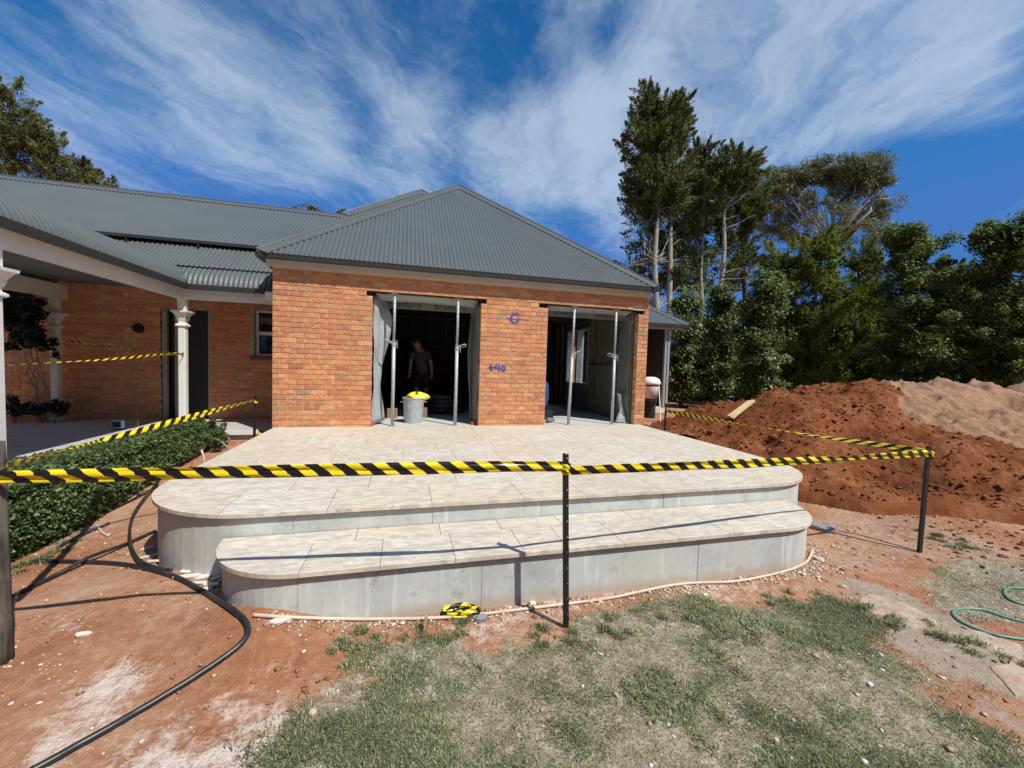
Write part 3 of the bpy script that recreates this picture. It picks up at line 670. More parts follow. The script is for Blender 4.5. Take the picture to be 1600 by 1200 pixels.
# corrugated sheets ---------------------------------------------------------
WAVE, AMP, SUB = 0.076, 0.0095, 8
def corrug(name, P0, du, ds, u0, u1, s0, s1, m=None, parent=None, amp=AMP):
    P0 = np.array(P0, float); du = np.array(du, float); ds = np.array(ds, float); nn = np.cross(du, ds); nn /= np.linalg.norm(nn)
    if nn[2] < 0: nn = -nn
    us = np.linspace(u0, u1, max(2, int((u1 - u0) / WAVE * SUB))); V = []
    for u in us:
        o_ = nn * amp * math.sin(2 * math.pi * u / WAVE); b = P0 + du * u + o_
        V.append(b + ds * s0(u)); V.append(b + ds * s1(u))
    n = len(us); F_ = [(2*k, 2*k+2, 2*k+3, 2*k+1) for k in range(n - 1)]
    return np_mesh(name, V, F_, m or MT['roof'], parent or house, True)
def cap(a, b, n1, n2, w=0.17, parent=None, name='ridge_cap'):
    # folded capping along a-b; n1, n2 are the downhill directions on both faces
    a = Vector(a); b = Vector(b); mb = MB(); lift = Vector((0, 0, 0.032))
    for n in (n1, n2):
        n = Vector(n).normalized() * w
        i = len(mb.v); mb.v += [tuple(a + lift), tuple(b + lift), tuple(b + n + lift*0.75), tuple(a + n + lift*0.75), tuple(a + n + lift*0.25), tuple(b + n + lift*0.25)]
        mb.f += [(i, i+1, i+2, i+3), (i+3, i+2, i+5, i+4)]
    mb.tube([a + lift, b + lift], 0.018, 8)
    return mb.build(name, MT['roof'], parent or house)
EL, ER, EY, EZ = -0.175, 7.06, -0.19, 2.82; AP = (3.38, 3.45, 5.80)
sl = Vector((0, AP[1] - EY, AP[2] - EZ)); SL = sl.length; sd = sl / SL
def hipw(u):
    x = EL + u
    return SL * ((x - EL) / (AP[0] - EL) if x < AP[0] else (ER - x) / (ER - AP[0]))
roof = corrug('roof', (EL, EY, EZ), (1, 0, 0), tuple(sd), 0.0, ER - EL, lambda u: -0.03, lambda u: max(-0.02, hipw(u)))
BK = 8.5
slL = Vector((AP[0]-EL, 0, AP[2]-EZ)); dL = slL.normalized()
corrug('roof', (EL, EY, EZ), (0, 1, 0), tuple(dL), 0.0, BK - EY, lambda u: -0.03, lambda u: slL.length * min(1, u / (AP[1]-EY)))
slR = Vector((AP[0]-ER, 0, AP[2]-EZ)); dR = slR.normalized()
corrug('roof', (ER, EY, EZ), (0, 1, 0), tuple(dR), 0.0, BK - EY, lambda u: -0.03, lambda u: slR.length * min(1, u / (AP[1]-EY)))
cap((EL, EY, EZ), AP, (0.75, -0.0, 0.0) + Vector((0, 0, 0)) if False else Vector((1, -0.35, -0.30)), Vector((-0.45, 1, -0.37)), parent=roof, name='hip_cap')
cap((ER, EY, EZ), AP, Vector((-1, -0.35, -0.30)), Vector((0.45, 1, -0.37)), parent=roof, name='hip_cap')
cap(AP, (AP[0], BK, AP[2]), -dL, -dR, parent=roof)
def gutter(pts, name='gutter', h=0.10, w=0.115, side=1, zt=0.0):
    # square gutter swept along a horizontal polyline (outer top edge), inward is to the left of travel * side
    prof = [(0, 0), (0.010, -0.0), (0.012, -h + 0.012), (w, -h + 0.012), (w, -0.01), (w + .004, -0.01), (w + .004, -h), (0, -h), (-0.006, -0.018), (-0.006, 0.002), (0, 0.002)]
    P = [Vector(p) for p in pts]; mb = MB(); n = len(prof)
    for k in range(len(P)):
        d1 = (P[k] - P[k-1]).normalized() if k > 0 else None; d2 = (P[k+1] - P[k]).normalized() if k < len(P)-1 else None
        n1 = Vector((-d1.y, d1.x, 0)) * side if d1 else None; n2 = Vector((-d2.y, d2.x, 0)) * side if d2 else None
        if n1 is None: nn = n2
        elif n2 is None: nn = n1
        else: nn = (n1 + n2); nn = nn / nn.dot(n1)
        for a, z in prof: q = P[k] + nn * a; mb.v.append((q.x, q.y, q.z + z))
    for k in range(len(P) - 1):
        for j in range(n): j2 = (j + 1) % n; mb.f.append((k*n+j, k*n+j2, (k+1)*n+j2, (k+1)*n+j))
    mb.f.append(tuple(range(n))); mb.f.append(tuple((len(P)-1)*n + j for j in range(n)))
    return mb.build(name, MT['gutter'], house)
gutter([(EL - 0.01, 2.6, EZ - 0.01), (EL - 0.01, EY - 0.01, EZ - 0.01), (ER + 0.01, EY - 0.01, EZ - 0.01), (ER + 0.01, 3.2, EZ - 0.01)], h=0.078)
MB().box(EL + 0.10, ER - 0.105, -0.088, -0.066, 2.625, 2.80).build('fascia_board', MT['fascia'], house)
MB().box(EL + 0.10, EL + 0.122, -0.064, 1.9, 2.627, 2.80).build('fascia_board', MT['fascia'], house)
MB().box(ER - 0.127, ER - 0.105, -0.064, 3.0, 2.627, 2.80).build('fascia_board', MT['fascia'], house)
MB().box(EL + 0.11, ER - 0.12, -0.064, 0.10, 2.655, 2.67).build('soffit', MT['fascia'], house)
# main roof of the old house
ME_Y, ME_Z, MR_Y, MR_Z = 1.40, 3.265, 3.62, 4.735
ms = Vector((0, MR_Y-ME_Y, MR_Z-ME_Z)); md = ms.normalized()
mroof = corrug('roof', (-14, ME_Y, ME_Z), (1, 0, 0), tuple(md), 0.0, 15.3, lambda u: 0.0, lambda u: ms.length)
corrug('roof', (-14, 2*MR_Y-ME_Y, ME_Z), (1, 0, 0), (0, -md[1], md[2]), 0.0, 15.3, lambda u: 0.0, lambda u: ms.length)
cap((-14, MR_Y, MR_Z), (0.62, MR_Y, MR_Z), -md, Vector((0, md[1], -md[2])), parent=mroof)
for bx in (-4.9, -3.9, -2.72, -1.62): MB().box(bx, bx + 0.03, ME_Y - 0.05, ME_Y + 0.10, ME_Z - 0.05, ME_Z - 0.025).box(bx, bx + .03, ME_Y - .05, ME_Y - .03, ME_Z - .13, ME_Z - .05).build('gutter_bracket', MT['black_steel'], house)
MB().box(-14, -0.05, ME_Y - 0.016, ME_Y - 0.004, ME_Z - 0.045, ME_Z + 0.010).build('eave_shade_strip', MT['gutter'], house)  # added dark strip, squares the sheet edge and draws the shadow gap
MB().box(-14, -0.05, ME_Y + 0.14, ME_Y + 0.16, ME_Z - 0.30, ME_Z + 0.03).build('fascia_board', MT['gutter'], house)  # black strip set back under the eave, stands for the gap's shade
# hip of the roof behind
bp0 = (0.53, 3.60, 4.77); bap = (2.485, 5.0, 6.17)
k45 = math.hypot(bap[1]-bp0[1], bap[2]-bp0[2]); bd_ = (0, (bap[1]-bp0[1])/k45, (bap[2]-bp0[2])/k45); bw = bap[0]-bp0[0]
broof = corrug('roof', bp0, (1, 0, 0), bd_, 0.0, 2*bw, lambda u: -1.2, lambda u: k45 * (u/bw if u < bw else max(-.5, 2 - u/bw)))
cap(bp0, bap, Vector((1, -0.35, -0.35)), Vector((-0.45, 1, -0.40)), parent=broof, name='hip_cap'); cap((2*bap[0]-bp0[0], bp0[1], bp0[2]), bap, Vector((-1, -0.35, -0.35)), Vector((0.45, 1, -0.4)), parent=broof, name='hip_cap')
MB().quad(bp0, bap, (bap[0], 9, bap[2]), (bp0[0], 9, bp0[2])).build('roof', MT['roof'], house)
# verandah roof: bullnose sheets with an inside corner, then a flat slope
VX, VY, VZ, VR = -1.45, 0.57, 2.335, 0.49
prof = []
for k in range(11):
    a = rad(12 + (66 - 12) * k / 10); prof.append((VR * (math.cos(rad(12)) - math.cos(a)), VR * (math.sin(a) - math.sin(rad(12)))))
s_, z_ = prof[-1]
def sweep(name, path, org, din, dal, length, mitre, start=-1.3):
    org = np.array(org, float); din = np.array(din, float); dal = np.array(dal, float); up = np.array((0, 0, 1.)); V = []; n = len(path)
    us = np.linspace(start, length, int((length - start) / WAVE * SUB)); T = []
    for j in range(n):
        a = path[max(j-1, 0)]; b = path[min(j+1, n-1)]; tx, tz = b[0]-a[0], b[1]-a[1]; L = math.hypot(tx, tz); T.append((-tz/L, tx/L))
    for u in us:
        w = AMP * math.sin(2 * math.pi * u / WAVE)
        for j in range(n):
            s, z = path[j]; uu = max(u, -s) if mitre else u
            V.append(org + dal * uu + din * (s + T[j][0]*w) + up * (z + T[j][1]*w))
    F_ = []
    for k in range(len(us) - 1):
        for j in range(n - 1): F_.append((k*n+j, (k+1)*n+j, (k+1)*n+j+1, k*n+j+1))
    return np_mesh(name, V, F_, MT['roof'], house, True)
slope = math.tan(rad(22))
sweep('verandah_roof', prof, (VX, VY, VZ), (0, 1, 0), (1, 0, 0), -VX - 0.02, True)
sweep('verandah_roof', [(s_ - 0.05, z_ + 0.008), (ME_Y + 0.35 - VY, z_ + 0.02 + (ME_Y + 0.35 - VY - s_) * math.tan(rad(38)))], (VX, VY, VZ), (0, 1, 0), (1, 0, 0), -VX - 0.02, False, -5.7)  # left stretch of this slope added to shade the far wall end
flat = [(s_ - 0.05, z_ + 0.008), (1.27, z_ + 0.02 + (1.27 - s_) * math.tan(rad(13)))]
sweep('verandah_roof', prof + flat[1:], (VX, VY, VZ), (-1, 0, 0), (0, -1, 0), 6.5, True)
sweep('verandah_roof', prof + flat[1:], (VX - 2.6, VY, VZ), (1, 0, 0), (0, -1, 0), 6.5, False)
gutter([(-0.02, VY - 0.07, VZ + 0.0), (VX + 0.07, VY - 0.07, VZ + 0.0), (VX + 0.07, VY - 6.5, VZ + 0.0)], side=-1, h=0.075, w=0.09)
MB().box(VX - 2.5, VX - 0.10, VY - 6.5, VY + 1.5, VZ + 0.085, VZ + 0.10).build('verandah_ceiling', pm('ceiling_board', (0.15, 0.155, 0.145), 0.8, scale=3), house)
# beams and posts
BX = -1.55; BYc = 0.68
MB().box(BX - 0.06, BX + 0.03, VY - 6.5, BYc - 0.061, 2.10, 2.325).build('verandah_beam', MT['white'], house)
MB().box(BX - 0.06, 0.0, BYc - 0.06, BYc + 0.03, 2.10, 2.325).build('verandah_beam', MT['white'], house)
MB().box(-4.02, -3.93, VY - 6.5, 1.95, 2.10, 2.36).build('verandah_beam', MT['white'], house)
def post(x, y, z0, z1, capz):
    mb = MB(); a = 0.055; b = 0.043
    def ring(s, z): return [(x-s, y-s, z), (x+s, y-s, z), (x+s, y+s, z), (x-s, y+s, z)]
    def loft(rs, m_):
        q = MB()
        for s, z in rs: q.v += ring(s, z)
        for k in range(len(rs) - 1):
            for j in range(4): q.f.append((4*k+j, 4*k+(j+1) % 4, 4*k+4+(j+1) % 4, 4*k+4+j))
        q.f.append((0, 3, 2, 1)); e = 4*(len(rs)-1); q.f.append((e, e+1, e+2, e+3)); return q
    # stop-chamfered shaft: octagon
    s8 = MB()
    for z in (z0, capz): s8.v += [(x + cx_, y + cy_, z) for cx_, cy_ in ((-a, -b), (-b, -a), (b, -a), (a, -b), (a, b), (b, a), (-b, a), (-a, b))]
    for j in range(8): s8.f.append((j, (j+1) % 8, 8+(j+1) % 8, 8+j))
    s8.f.append(tuple(range(8))[::-1]); s8.f.append(tuple(range(8, 16)))
    p = s8.build('verandah_post', MT['white'], house)
    loft([(0.055, capz + .001), (0.055, z1 - .001)], None).build('post_head', MT['white'], p)
    loft([(0.060, capz - .27), (0.078, capz - .255), (0.078, capz - .235), (0.060, capz - .22)], None).build('necking', MT['white'], p)
    loft([(0.058, capz - .17), (0.070, capz - .13), (0.072, capz - .10), (0.105, capz - .04), (0.125, capz - .03), (0.128, capz)], None).build('capital', MT['white'], p)
    loft([(0.068, z0 + .0005), (0.068, z0 + .10), (0.057, z0 + .12)], None).build('plinth', MT['white'], p)
post(BX, BYc, FL, 2.10, 1.90); post(BX, -2.66, FL, 2.10, 1.90); post(-3.97, 1.72, FL, 2.10, 1.84)
# verandah door and window
d = MB().box(DX0 + .02, DX0 + .10, OWY + .02, OWY + .09, FL, DT).box(DX1 - .03, DX1, OWY + .02, OWY + .09, FL, DT).box(DX0, DX1, OWY + .02, OWY + .09, DT - .05, DT - .001).build('door_frame', MT['frame_grey'], house)
MB().box(DX0 + .22, DX0 + .30, OWY + .04, OWY + .10, FL, DT - .051).build('door_stile', MT['frame_grey'], d)
MB().box(DX0, DX1, OWY + .12, OWY + .16, FL, DT).build('door', MT['door'], house)
w = MB().box(WX0, WX1, OWY - .01, OWY + .08, WZ1 - .05, WZ1 - .001).box(WX0, WX0 + .055, OWY - .01, OWY + .08, WZ0 + .05, WZ1 - .05).box(WX1 - .055, WX1, OWY - .01, OWY + .08, WZ0 + .05, WZ1 - .05).build('window', MT['frame_grey'], house)
MB().box(WX0 - .03, WX1 + .03, OWY - .05, OWY + .08, WZ0 - .02, WZ0 + .05).build('sill', MT['sill'], w)
for z0, z1, yy in ((1.64, 2.12, 0.03), (1.18, 1.66, 0.05)):
    q = MB().box(WX0 + .06, WX1 - .06, OWY + yy, OWY + yy + .03, z1 - .045, z1).box(WX0 + .06, WX1 - .06, OWY + yy, OWY + yy + .03, z0, z0 + .045).box(WX0 + .06, WX0 + .11, OWY + yy, OWY + yy + .03, z0 + .045, z1 - .045).box(WX1 - .11, WX1 - .06, OWY + yy, OWY + yy + .03, z0 + .045, z1 - .045)
    q.build('sash', MT['white'], w); MB().box(WX0 + .11, WX1 - .11, OWY + yy + .012, OWY + yy + .018, z0 + .045, z1 - .045).build('pane', MT['glass'], w)
MB().box(WX0, WX1, OWY + .15, OWY + .17, WZ0, WZ1).build('blind_back', MT['dark'], house)
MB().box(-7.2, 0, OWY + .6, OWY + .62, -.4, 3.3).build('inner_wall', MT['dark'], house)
MB().box(-7.3, -7.2, -2, OWY, -.4, 2.3).build('wall', MT['brickwork'], house)
# rainwater box at the corner
rb = MB().box(-0.20, -0.03, 0.30, 0.42, 2.12, 2.27).build('junction_box', MT['plastic_white'], house)
bv = rb.modifiers.new('bevel', 'BEVEL'); bv.width = 0.02; bv.segments = 3
# verandah floor
vf = MB().box(-7.2, -1.40, -6.5, 2.1, -0.30, FL).box(-1.399, -0.002, 0.46, 2.1, -0.30, FL).build('verandah_floor', MT['verandah'], None); tag(vf, kind='structure')
ed = MB().box(-1.395, -0.03, 0.40, 0.459, -0.185, FL + .003).build('edge_board', MT['white'], vf)
MB().box(-1.395, -0.03, 0.46, 0.50, -0.6, -0.302).build('base_wall', MT['brickwork'], vf)
for k in range(8): MB().box(-7.2, -1.402, -5.2 + k*0.9, -5.195 + k*0.9, FL + .0005, FL + .0015).build('floor_joint', MT['dark'], vf)

# ------------------------------------------------------------------ inside of the wing
inf = MB().box(0.12, 6.85, 0.0, 6.5, -0.3, -0.006).build('interior_floor', MT['slab'], None); tag(inf, kind='structure')
MB().box(0.12, 6.85, 0.111, 0.9, -0.0055, -0.002).build('screed', MT['slab'], inf)
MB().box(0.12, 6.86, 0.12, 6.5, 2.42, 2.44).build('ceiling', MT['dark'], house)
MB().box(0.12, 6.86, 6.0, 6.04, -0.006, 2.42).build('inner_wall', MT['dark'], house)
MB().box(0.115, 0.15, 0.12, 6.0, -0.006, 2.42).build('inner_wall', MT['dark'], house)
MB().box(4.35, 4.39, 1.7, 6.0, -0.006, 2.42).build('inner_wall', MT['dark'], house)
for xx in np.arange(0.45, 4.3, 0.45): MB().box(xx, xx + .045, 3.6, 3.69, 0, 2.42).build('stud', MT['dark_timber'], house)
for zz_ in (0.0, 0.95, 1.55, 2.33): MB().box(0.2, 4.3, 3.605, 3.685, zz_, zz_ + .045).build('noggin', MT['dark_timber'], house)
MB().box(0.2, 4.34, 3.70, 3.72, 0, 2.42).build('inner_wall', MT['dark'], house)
# studs and wrap along the right wall with the window
for yy in (0.55, 0.95, 1.35, 1.75, 2.18, 3.78, 4.2, 4.6): MB().box(6.72, 6.80, yy, yy + .045, 0, 2.42).build('stud', MT['studs'], house)
for y0, y1 in ((0.6, 0.95), (1.0, 1.35), (1.4, 1.75), (1.8, 2.18), (3.83, 4.2), (4.25, 4.6)): MB().box(6.725, 6.795, y0, y1, 1.18, 1.225).build('noggin', MT['studs'], house)
wr = MB().box(6.805, 6.825, 0.40, 2.30, 0, 2.42).box(6.805, 6.825, 3.70, 6.0, 0, 2.42).box(6.805, 6.825, 2.30, 3.70, 0, 0.68).box(6.805, 6.825, 2.30, 3.70, 2.20, 2.42).build('building_wrap', MT['wrap_dim'], house)
iw = MB().box(6.70, 6.90, 2.30, 2.35, 0.68, 2.20).box(6.70, 6.90, 3.65, 3.70, 0.68, 2.20).box(6.70, 6.90, 2.97, 3.03, 0.73, 2.15).box(6.70, 6.90, 2.35, 3.65, 0.68, 0.73).box(6.70, 6.90, 2.35, 3.65, 2.15, 2.20).build('window', MT['alu'], house)
for a, b in ((2.35, 2.97), (3.03, 3.65)): MB().box(6.845, 6.85, a, b, 0.73, 2.15).build('pane', MT['clear_glass'], iw)
# jamb pieces of the openings
MB().box(O2[1] + .004, O2[1] + .06, 0.112, 0.20, 0, HEAD - .02).build('jamb_board', MT['timber'], house)
MB().box(O2[1] - .075, O2[1] - .010, 0.13, 0.20, 0, HEAD - .03).build('jamb_board', MT['studs'], house)
# wrap sheets hanging in the openings
def sheet(name, pts_l, pts_r, nseg, m, amp=0.012, seed=0, thick=0.004):
    # ruled surface between two polylines (lists of points top to bottom), rippled
    r = random.Random(seed); V = []; n = len(pts_l); kk = 24
    def lerp(pl, t_):
        f_ = t_ * (len(pl) - 1); i = min(int(f_), len(pl) - 2); a = Vector(pl[i]); b = Vector(pl[i+1]); return a.lerp(b, f_ - i)
    ph = [r.uniform(0, 6) for _ in range(4)]
    for j in range(kk + 1):
        a = lerp(pts_l, j / kk); b = lerp(pts_r, j / kk); d_ = (b - a); nrm = d_.cross(Vector((0, 0, 1))).normalized()
        for i in range(nseg + 1):
            s = i / nseg; p = a + d_ * s + nrm * amp * (math.sin(s * 9 + ph[0] + j * .15) + .6 * math.sin(s * 17 + ph[1] - j * .33) + .7 * math.sin(j * .8 + ph[2] + 2*s)); V.append(tuple(p))
    F_ = [(j*(nseg+1)+i, j*(nseg+1)+i+1, (j+1)*(nseg+1)+i+1, (j+1)*(nseg+1)+i) for j in range(kk) for i in range(nseg)]
    o = np_mesh(name, V, F_, m, house, True); so = o.modifiers.new('solid', 'SOLIDIFY'); so.thickness = thick; return o
sheet('building_wrap', [(1.56, .13, 2.30), (1.56, .13, 1.2), (1.56, .13, 0.02)], [(1.73, .42, 2.30), (1.88, .40, 1.95), (1.84, .40, 1.7), (1.80, .38, 1.4), (1.72, .38, 1.1), (1.70, .38, .8), (1.72, .40, .5), (1.76, .45, .05)], 10, MT['wrap'], 0.014, 2)
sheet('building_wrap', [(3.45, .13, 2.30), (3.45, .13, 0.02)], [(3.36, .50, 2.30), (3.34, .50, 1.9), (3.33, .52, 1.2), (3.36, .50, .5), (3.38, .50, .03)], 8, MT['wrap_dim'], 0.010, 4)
sheet('building_wrap', [(3.30, .30, 1.98), (3.28, .32, 1.3), (3.33, .32, .6), (3.35, .34, .05)], [(3.335, .40, 2.0), (3.325, .42, 1.3), (3.36, .42, .6), (3.37, .42, .05)], 3, MT['wrap'], 0.006, 9)
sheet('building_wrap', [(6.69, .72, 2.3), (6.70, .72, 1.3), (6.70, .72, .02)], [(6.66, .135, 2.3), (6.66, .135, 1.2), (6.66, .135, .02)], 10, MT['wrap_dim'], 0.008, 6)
sheet('building_wrap', [(6.50, .30, 0.62), (6.53, .25, 0.25), (6.42, .22, .01)], [(6.54, .26, 0.60), (6.62, .22, 0.25), (6.65, .15, .01)], 5, MT['wrap'], 0.010, 7)
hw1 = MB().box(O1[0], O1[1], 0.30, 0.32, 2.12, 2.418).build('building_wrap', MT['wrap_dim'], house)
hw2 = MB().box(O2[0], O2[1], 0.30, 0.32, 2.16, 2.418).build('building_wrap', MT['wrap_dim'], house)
sheet('building_wrap', [(1.58, .14, 2.34), (2.45, .14, 2.345), (3.43, .14, 2.34)], [(1.62, .30, 2.24), (2.45, .30, 2.25), (3.40, .30, 2.22)], 4, MT['wrap'], 0.003, 12)
sheet('building_wrap', [(4.80, .14, 2.34), (5.75, .14, 2.345), (6.70, .14, 2.34)], [(4.84, .30, 2.26), (5.75, .30, 2.27), (6.66, .30, 2.26)], 4, MT['wrap'], 0.003, 13)
def text(s, size, mtx, m, parent, name='lettering', ext=0.0006):
    cu = bpy.data.curves.new(name, 'FONT'); cu.body = s; cu.size = size; cu.extrude = ext
    tmp = bpy.data.objects.new('tmp_text', cu); COL.objects.link(tmp)
    me = bpy.data.meshes.new_from_object(tmp.evaluated_get(bpy.context.evaluated_depsgraph_get())); me.transform(mtx)
    bpy.data.objects.remove(tmp); me.name = name; return finish(name, me, m, parent)
FX = Matrix(((1, 0, 0, 0), (0, 0, -1, 0), (0, 1, 0, 0), (0, 0, 0, 1)))         # text facing -Y
FLX = Matrix(((0, 0, -1, 0), (-1, 0, 0, 0), (0, 1, 0, 0), (0, 0, 0, 1)))       # text facing -X
bpy.context.view_layer.update()
for tx in (1.78, 2.62): text('Bradford', 0.17, Matrix.Translation((tx, 0.298, 2.15)) @ FX, MT['ink'], hw1)
for tx in (4.98, 5.90): text('Bradford', 0.14, Matrix.Translation((tx, 0.298, 2.20)) @ FX, MT['ink'], hw2)
sw = MB().box(6.632, 6.636, .14, .44, 0.35, 2.25).build('building_wrap', MT['wrap_dim'], house)
text('ford', 0.16, Matrix.Translation((6.630, 0.44, 0.62)) @ FLX, MT['ink'], sw); text('ect', 0.12, Matrix.Translation((6.630, 0.42, 0.47)) @ FLX, MT['ink'], sw)
for zz_ in (0.9, 0.35): text('it', 0.15, Matrix.Translation((3.335, 0.46, zz_)) @ FLX, MT['ink'], house)
# marks sprayed on the middle pier
def stroke(pts, w_, parent, name='paint_mark', m='spray'):
    mb = MB()
    for k in range(len(pts) - 1):
        a = Vector((pts[k][0], pts[k][1])); b = Vector((pts[k+1][0], pts[k+1][1])); n_ = (b - a).normalized() * w_; p_ = Vector((-n_.y, n_.x))
        q = [a - n_*.3 + p_, a - n_*.3 - p_, b + n_*.3 - p_, b + n_*.3 + p_]; yy = -0.0030 - 0.0003 * k
        mb.quad(*[(v.x, yy, v.y) for v in q])
    return mb.build(name, MT[m], parent)
def fpt(x, y): p = on_y(x, y, 0.0); return (p[0], p[2])
stroke([fpt(*q) for q in ((811, 493), (806, 490.5), (801, 492), (797.5, 497), (799, 502), (804, 504.5), (810, 502))], 0.024, front)
stroke([fpt(*q) for q in ((791, 497), (826, 500))], 0.009, front)
stroke([fpt(*q) for q in ((767, 569), (767, 580))], 0.020, front); stroke([fpt(*q) for q in ((764, 574), (774, 574.5))], 0.019, front)
stroke([fpt(*q) for q in ((776, 569), (774, 575), (781, 576))], 0.020, front); stroke([fpt(*q) for q in ((780, 570), (779.5, 581))], 0.019, front)
stroke([fpt(*q) for q in ((785, 571), (788, 572), (789, 577), (786, 580.5), (783.5, 577), (785, 571))], 0.019, front)

# ------------------------------------------------------------------ rear wing at the right
AX1, AY = 10.08, 3.55
MB().box(7.0, AX1, AY, 7.5, -0.45, -0.005).build('slab_edge', MT['block'], house)
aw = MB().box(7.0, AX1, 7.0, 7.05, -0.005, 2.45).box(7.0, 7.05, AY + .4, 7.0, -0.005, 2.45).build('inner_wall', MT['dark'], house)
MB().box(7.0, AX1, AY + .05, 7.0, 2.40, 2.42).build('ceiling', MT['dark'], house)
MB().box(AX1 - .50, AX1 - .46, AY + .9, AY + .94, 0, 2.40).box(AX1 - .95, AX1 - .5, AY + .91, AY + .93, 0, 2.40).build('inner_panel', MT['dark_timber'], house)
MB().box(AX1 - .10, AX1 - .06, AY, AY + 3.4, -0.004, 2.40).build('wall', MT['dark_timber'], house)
for xx in (AX1 - .19, AX1 - .09): MB().box(xx, xx + .07, AY - .02, AY + .06, -0.004, 2.40).build('door_track', MT['alu'], house)
arl = Vector((0, 2.6, 1.82)); ard = arl.normalized(); AE = 10.56
ar = corrug('roof', (6.9, AY - .25, 2.55), (1, 0, 0), tuple(ard), 0.0, AE - 6.9, lambda u: -.02, lambda u: min(arl.length, arl.length * max(0, (AE - 6.9 - u)) / 2.6))
corrug('roof', (AE, AY - .25, 2.55), (0, 1, 0), tuple(Vector((-2.6, 0, 1.82)).normalized()), 0.0, 4.5, lambda u: -.02, lambda u: arl.length * min(1, u / 2.6))
cap((AE, AY - .25, 2.55), (AE - 2.6, AY + 2.35, 4.37), Vector((-1, -.35, -.25)), Vector((.4, 1, -.3)), parent=ar, name='hip_cap')
gutter([(6.9, AY - .27, 2.55), (AE + .02, AY - .27, 2.55), (AE + .02, AY + 4, 2.55)], h=.10)
MB().box(6.98, AE - .12, AY - .155, AY - .13, 2.38, 2.535).build('fascia_board', MT['fascia'], house); MB().box(6.98, AE - .12, AY - .12, AY + .05, 2.40, 2.42).build('soffit', MT['fascia'], house)
# ------------------------------------------------------------------ soil heaps
def heap(name, label, x0, x1, y0, y1, step, cones, toe, seed, pale=None, rough=1.0):
    xs = np.arange(x0, x1, step); ys = np.arange(y0, y1, step); X, Y = np.meshgrid(xs, ys)
    g = ground(X, Y); wx = X + 0.35 * fbm(X * 1.3, Y * 1.3, 3, seed); wy = Y + 0.35 * fbm(X * 1.3 + 5, Y * 1.3, 3, seed + 3)
    h = np.full(X.shape, -9.0)
    for cx, cy, top, sl_ in cones: h = np.maximum(h, top - sl_ * np.hypot(wx - cx, wy - cy))
    hh = h - g; a = np.clip(hh / toe, 0, 1); hh = np.where(hh < toe, toe * a ** 0.45, hh)
    k = sst(hh, 0.0, 0.35)
    r1 = fbm(X * 1.6, Y * 1.6, 4, seed + 7); r2 = np.abs(fbm(X * 4.5, Y * 4.5, 4, seed + 11)); r3 = fbm(X * 16, Y * 16, 3, seed + 17)
    hh = hh + k * rough * (0.58 * r1 - 0.34 * r2 * (0.4 + 1.2 * vnoise(X * .8, Y * .8, seed + 23)) + 0.11 * r3 + 0.03)
    inside = h - g
    Z = np.where(inside > -0.02, g + np.maximum(hh, -0.02), g - 0.06)
    nx, ny = len(xs), len(ys); idx = np.arange(nx*ny).reshape(ny, nx)
    F_ = np.stack([idx[:-1, :-1].ravel(), idx[:-1, 1:].ravel(), idx[1:, 1:].ravel(), idx[1:, :-1].ravel()], 1)
    keep = (inside.ravel()[F_] > -0.25).any(1)
    pal = np.zeros(X.size) if pale is None else pale(X, Y).ravel()
    t_ = thing(name, label, 'soil heap', (cones[0][0], cones[0][1], G0))
    F_ = F_[keep]; used, inv = np.unique(F_, return_inverse=True); V = np.stack([X.ravel(), Y.ravel(), Z.ravel()], 1)[used]
    np_mesh('soil', V, inv.reshape(F_.shape), MT['mound'], t_, False, {'pale': pal[used]})
    return t_, V, np.stack([X.ravel(), Y.ravel(), Z.ravel(), (inside > 0.05).ravel()], 1)
def rocks(name, pts, sizes, m, parent=None, seed=1, flat=0.7):
    # many small faceted stones: jittered octahedra/cubes, 12 triangles each
    r = np.random.default_rng(seed); n = len(pts); base = np.array([(1, 0, 0), (-1, 0, 0), (0, 1, 0), (0, -1, 0), (0, 0, 1), (0, 0, -1), (.62, .62, .55), (-.62, .62, -.5), (.6, -.6, .5), (-.62, -.6, .55)])
    F0 = np.array([(0, 6, 4), (6, 2, 4), (2, 1, 4), (2, 7, 1), (1, 9, 4), (9, 3, 4), (3, 8, 4), (8, 0, 4), (0, 2, 6), (0, 8, 3), (3, 9, 1), (2, 0, 5), (7, 2, 5), (1, 7, 5), (3, 1, 5), (0, 3, 5)])
    B = base[None] * (1 + r.uniform(-.45, .45, (n, 10, 3))); B[:, :, 2] *= flat; B[:, :, 0] *= r.uniform(.8, 1.6, (n, 1))
    a = r.uniform(0, 6.28, n); ca, sa = np.cos(a)[:, None], np.sin(a)[:, None]
    V = np.stack([B[:, :, 0]*ca - B[:, :, 1]*sa, B[:, :, 0]*sa + B[:, :, 1]*ca, B[:, :, 2]], 2) * np.asarray(sizes)[:, None, None] + np.asarray(pts)[:, None, :]
    F_ = (F0[None] + (np.arange(n) * 10)[:, None, None]).reshape(-1, 3)
    return np_mesh(name, V.reshape(-1, 3), F_, m, parent)
def pt(px, py, D): q = at(px, py, D); return q
cones = []
for px, py, D, sl_ in ((1212, 611, 8.4, .40), (1265, 609, 8.8, .36), (1335, 598, 9.1, .35), (1370, 594, 9.2, .34), (1410, 598, 9.6, .34), (1330, 640, 8.0, .42), (1450, 690, 7.6, .40)):
    q = pt(px, py, D); cones.append((q[0], q[1], q[2], sl_))
